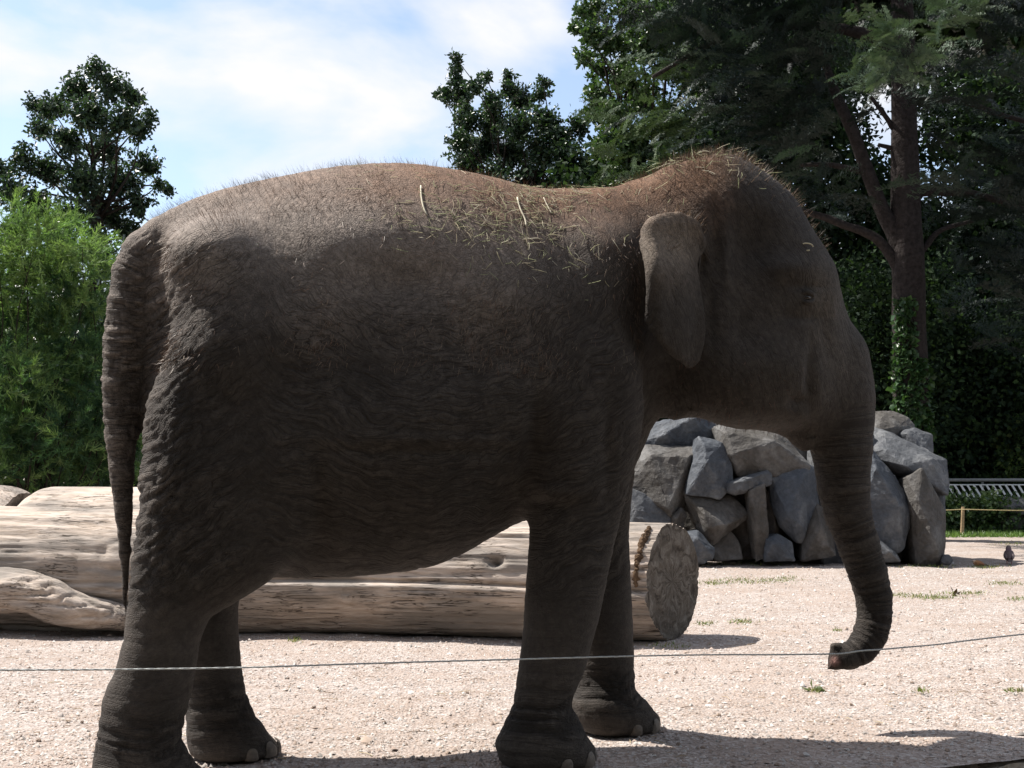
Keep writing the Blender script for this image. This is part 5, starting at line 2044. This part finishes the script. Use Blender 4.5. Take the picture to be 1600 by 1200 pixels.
def world_mass(name, label, cat, lo, hi, n, leaf, pal, clump=0.9):
    P = rng.uniform(lo, hi, (n, 3))
    P = np.repeat(P, 14, 0) + rng.normal(0, clump * 0.5, (n * 14, 3))
    C = Acc()
    C.add(*leaves(P, leaf, pal, np.array([0, 0, -0.2]), 0.7))
    return obj(name, C.mesh(name), M_LEAF, label=label, cat=cat, kind="stuff")


world_mass("shade_canopy", "unseen leaf canopy added above the wood to shade it", "woods", (5.0, 29.0, 12.9), (18.0, 35.0, 15.5), 2200, 0.45, WOODG)  # out of view, added to cast shade on the wood
world_mass("sky_blocker_trees", "unseen row of trees added behind the camera to block sky light", "trees", (-16.0, -9.0, 1.2), (16.0, -5.5, 11.0), 2700, 0.70, DARKG)  # out of view, added to cut sky light on the flank
# belt of trees all along the paddock's far side (hidden by the elephant from here)
leaf_mass("tree_belt", "belt of green shrubs and trees closing the paddock behind the logs", "woods",
          [(-500, 175, 430, 790, 24, 28), (-200, 235, 500, 790, 17, 20), (330, 900, 430, 790, 27, 31), (1700, 2400, 100, 790, 26, 30), (-900, -200, 150, 790, 24, 30)], 4600, 0.26, DARKG, M_LEAF, "stuff", 0.8)


def shrub(name, label, lobes, Y, depth, per, leaf, pal, seed, clump=0.2):
    u0 = np.mean([l[0] for l in lobes])
    base = at(u0, 725, Y)
    base[2] = 0
    e = empty(name, tuple(base), label, "shrub")
    A, C = Acc(), Acc()
    for (c, r) in lobes_world(lobes, Y, depth, seed):
        limb(A, rng.normal(0, 0.08, 3) * np.array([1, 1, 0]), c - base, 0.018, 0.005, 0.0)
        n = max(6, int(per * (r / 0.3) ** 2))
        cc = c + ball(n, 0.2) * r
        PP = np.repeat(cc, 16, 0) + rng.normal(0, clump * 0.5, (n * 16, 3))
        PP = PP[PP[:, 2] > 0.02]
        C.add(*leaves(PP - base, leaf, pal, np.array([0, 0, -0.1]), 0.7))
    obj("stem", A.mesh("stem", True), M_BRANCH, e)
    obj("crown", C.mesh("crown"), M_LEAF, e)


shrub("bright_shrub", "bright yellow-green sunlit shrub beyond the railing", [(1560, 690, 20), (1590, 695, 24), (1580, 725, 24), (1600, 660, 18), (1570, 735, 20), (1625, 690, 34), (1610, 735, 26)], 23.4, 0.25, 15, 0.10, BRIGHT, 2)
shrub("lit_sapling", "small bright green sapling glowing behind the elephant's trunk", [(1356, 545, 11), (1364, 560, 12), (1358, 575, 12), (1350, 560, 12), (1345, 590, 12)], 23.5, 0.2, 22, 0.11, BRIGHT, 4)
# clipped hedge before the railing
leaf_mass("hedge", "low leafy green hedge in front of the white railing", "hedge", [(1455, 1680, 786, 832, 20.6, 21.3)], 520, 0.085, MIDG, M_LEAF, None, 0.16)
leaf_mass("hedge_top", "ivy shoots along the top of the low hedge", "ivy", [(1470, 1560, 776, 790, 20.7, 21.1)], 60, 0.075, [(0.10, 0.15, 0.06), (0.07, 0.12, 0.045)], M_LEAF, "stuff", 0.14)

# ---- grass verge and tufts


def blades(P, h, pal, w=0.006, lean=0.5):
    n = len(P)
    d = rng.normal(0, lean, (n, 3))
    d[:, 2] = 1
    d /= np.linalg.norm(d, axis=1)[:, None]
    a = rng.uniform(0, np.pi, n)
    b = np.stack([np.cos(a), np.sin(a), np.zeros(n)], -1) * w
    L = (h * rng.uniform(0.5, 1.3, n))[:, None]
    V = np.stack([P - b, P + b, P + d * L], 1).reshape(-1, 3)
    pal = np.array(pal)
    c = pal[rng.integers(0, len(pal), n)] * rng.uniform(0.8, 1.2, (n, 1))
    return V, None, np.arange(n)[:, None] * 3 + np.array([0, 1, 2]), np.repeat(c, 3, 0)


GRASS = [(0.11, 0.19, 0.045), (0.14, 0.22, 0.06), (0.09, 0.16, 0.04)]
C = Acc()
n = 16000
P = np.stack([rng.uniform(5.0, 14.0, n), rng.uniform(19.4, 21.4, n), np.zeros(n)], -1)
edge = 19.55 + 0.18 * perlin(P[:, 0] * 1.3, 0.0, 0.5)
P = P[P[:, 1] > edge]
C.add(*blades(P, 0.085, GRASS, 0.012))
obj("verge_grass", C.mesh("verge_grass"), M_LEAF, label="strip of bright green grass between the gravel and the hedge", cat="grass", kind="stuff")
C = Acc()
for (u, v, ru, rv, n) in [(1170, 908, 80, 6, 420), (1110, 912, 30, 4, 150), (1230, 905, 30, 5, 150), (1160, 972, 22, 4, 130), (1100, 975, 20, 3, 70), (1460, 934, 45, 4, 260), (1500, 927, 50, 3, 200), (1570, 912, 30, 4, 160), (1590, 936, 20, 3, 90), (1275, 1079, 14, 4, 60),
                          (1440, 885, 60, 3, 160), (1150, 880, 100, 5, 260), (460, 1000, 12, 5, 60), (1540, 886, 26, 3, 200), (1410, 930, 40, 4, 160), (1585, 1080, 20, 3, 50), (1440, 1080, 12, 3, 40), (1308, 985, 8, 3, 30), (1050, 1010, 40, 5, 50), (1580, 850, 40, 4, 150)]:
    a = rng.normal(0, 0.45, (n, 2))
    P = np.array([gnd(u + q[0] * ru, v + q[1] * rv) for q in a])
    C.add(*blades(P, 0.028 if v > 900 else 0.035, [(0.16, 0.18, 0.06), (0.12, 0.17, 0.05), (0.24, 0.22, 0.10)], 0.005, 0.9))
obj("grass_tufts", C.mesh("grass_tufts"), M_LEAF, label="thin tufts of short grass growing through the gravel", cat="grass", kind="stuff")

# a little weed and dead leaves that can be told apart on the gravel
for (u, v, s, lab) in [(1270, 1079, 0.055, "small green weed lying on the gravel before the trunk tip"), (1492, 929, 0.06, "curled brown leaf on the gravel in the grass tufts")]:
    p = gnd(u, v)
    C = Acc()
    nn_ = 7
    C.add(*leaves(np.tile([0, 0, 0.012], (nn_, 1)) + rng.normal(0, 0.012, (nn_, 3)) * np.array([1, 1, 0.2]), s, [(0.10, 0.13, 0.05)] if v > 1000 else [(0.06, 0.035, 0.02)], np.array([0, 0, 0.6]), 0.5))
    o = obj("weed" if v > 1000 else "dead_leaf", C.mesh("leaf"), M_LEAF, label=lab, cat="weed" if v > 1000 else "leaf")
    o.location = p

# ================================================================== LOOSE GRAVEL
n = 62000
d_ = 4.2 + (rng.uniform(0, 1, n) ** 1.9) * 10.5
uu = rng.uniform(-60, 1660, n)
X = (uu - 800) / F * d_
P = np.stack([X, d_, np.zeros(n)], -1)
off = (P[:, 0] - MA[0]) * MNRM[0] + (P[:, 1] - MA[1]) * MNRM[1]
P = P[off > 0.02]
n = len(P)
P[:, 2] = ground_z(P[:, 0], P[:, 1])
size = np.exp(rng.normal(np.log(0.0058), 0.42, n)) * (0.8 + P[:, 1] * 0.035)
octa = np.array([(1, 0, 0), (0, 1, 0), (-1, 0, 0), (0, -1, 0), (0, 0, 0.75), (0, 0, -0.5)], float)
of = np.array([(0, 1, 4), (1, 2, 4), (2, 3, 4), (3, 0, 4)])
a = rng.uniform(0, 2 * np.pi, n)
rot = np.stack([np.cos(a), -np.sin(a), np.sin(a), np.cos(a)], -1).reshape(n, 2, 2)
K = octa[None] * rng.uniform(0.55, 1.35, (n, 6, 1)) + rng.normal(0, 0.14, (n, 6, 3))
K[:, :, :2] = np.einsum('nij,nkj->nki', rot, K[:, :, :2] * np.stack([np.ones(n), rng.uniform(0.55, 1.0, n)], -1)[:, None])
V = (K * size[:, None, None] + P[:, None] + np.array([0, 0, 1]) * (size * 0.15)[:, None, None]).reshape(-1, 3)
T = (np.arange(n)[:, None, None] * 6 + of[None]).reshape(-1, 3)
pal = np.array([(0.39, 0.345, 0.315), (0.33, 0.265, 0.225), (0.46, 0.435, 0.41), (0.27, 0.21, 0.175), (0.36, 0.285, 0.235), (0.22, 0.20, 0.185)])
cc = pal[rng.choice(len(pal), n, p=[.26, .2, .2, .13, .13, .08])] * rng.uniform(0.8, 1.15, (n, 1))
M_PEB = NT("pebble")
M_PEB = M_PEB.done(M_PEB.col(), 0.85, None, 0.2)
obj("loose_gravel", mesh_np("loose_gravel", V, [T], np.repeat(np.clip(cc, 0, 0.85), 6, 0)), M_PEB, label="loose pale gravel chips scattered over the paddock ground", cat="gravel", kind="stuff")

# bits of straw and twig blown over the gravel
C = Acc()
for _ in range(170):
    u, v = rng.uniform(0, 1600), 930 + 265 * rng.uniform(0, 1) ** 0.8
    p = gnd(u, v)
    if (p[0] - MA[0]) * MNRM[0] + (p[1] - MA[1]) * MNRM[1] < 0.05:
        continue
    a = rng.uniform(0, np.pi)
    L = rng.uniform(0.02, 0.10)
    z_ = float(ground_z(p[0], p[1])) + 0.006
    q = np.array([math.cos(a), math.sin(a), 0]) * L
    Pq = np.array([[p[0], p[1], z_], [p[0] + q[0] * 0.5 + rng.normal(0, 0.004), p[1] + q[1] * 0.5, z_ + 0.004], [p[0] + q[0], p[1] + q[1], z_]])
    V, Q, T = tube_np(Pq, [0.0016, 0.0016, 0.001], 4, False)
    C.add(V, Q, T, np.array([(0.30, 0.22, 0.13), (0.13, 0.09, 0.06), (0.40, 0.33, 0.2)][rng.integers(3)]))
obj("straw_litter", C.mesh("straw_litter"), M_HAY, label="bits of straw and twig scattered over the gravel", cat="straw", kind="stuff")

# larger stones that can be told apart
bm = bmesh.new()
bmesh.ops.create_icosphere(bm, subdivisions=2, radius=1.0)
for vv in bm.verts:
    vv.co *= 1 + 0.45 * float(perlin(vv.co.x * 1.2 + 4, vv.co.y * 1.2, vv.co.z * 1.2))
st_me = bm_mesh("stone", bm)
st_me.materials.append(mat_plain("brown_stone", (0.26, 0.20, 0.16), 0.85, 3, 0.4, 0.3, 0.2, 0.1))
for (u, v, s) in [(155, 1126, 1), (170, 1141, 1.1), (228, 1140, 1), (128, 1131, .9), (490, 1106, .9), (508, 1108, 1.0), (560, 1155, 1.2), (600, 1130, 1), (640, 1093, .9), (690, 1105, .8), (730, 1085, .8), (1060, 1160, 1.2), (1098, 1164, 1.1), (1123, 1120, 1.1), (1350, 1068, 1.2),
                  (1425, 1065, .9), (1215, 1190, 1.0), (1330, 1100, .8), (1560, 1065, .8), (1540, 1010, .9), (1000, 1052, .9), (700, 1175, 1.1), (450, 1060, .8), (30, 1100, .9), (60, 1160, 1), (1480, 1170, 1.0), (1300, 1130, .8), (1372, 1128, 1.1), (1520, 1190, 1)]:
    p = gnd(u, v)
    if (p[0] - MA[0]) * MNRM[0] + (p[1] - MA[1]) * MNRM[1] < 0.03:
        continue
    o = obj("stone", st_me, None, label="small brown stone lying loose on the pale gravel", cat="stone", group="loose stones on the gravel")
    o.location = (p[0], p[1], float(ground_z(p[0], p[1])) + 0.004)
    o.scale = (0.011 * s * random.uniform(.8, 1.3), 0.010 * s * random.uniform(.8, 1.2), 0.008 * s)
    o.rotation_euler = (0, 0, random.uniform(0, 6))
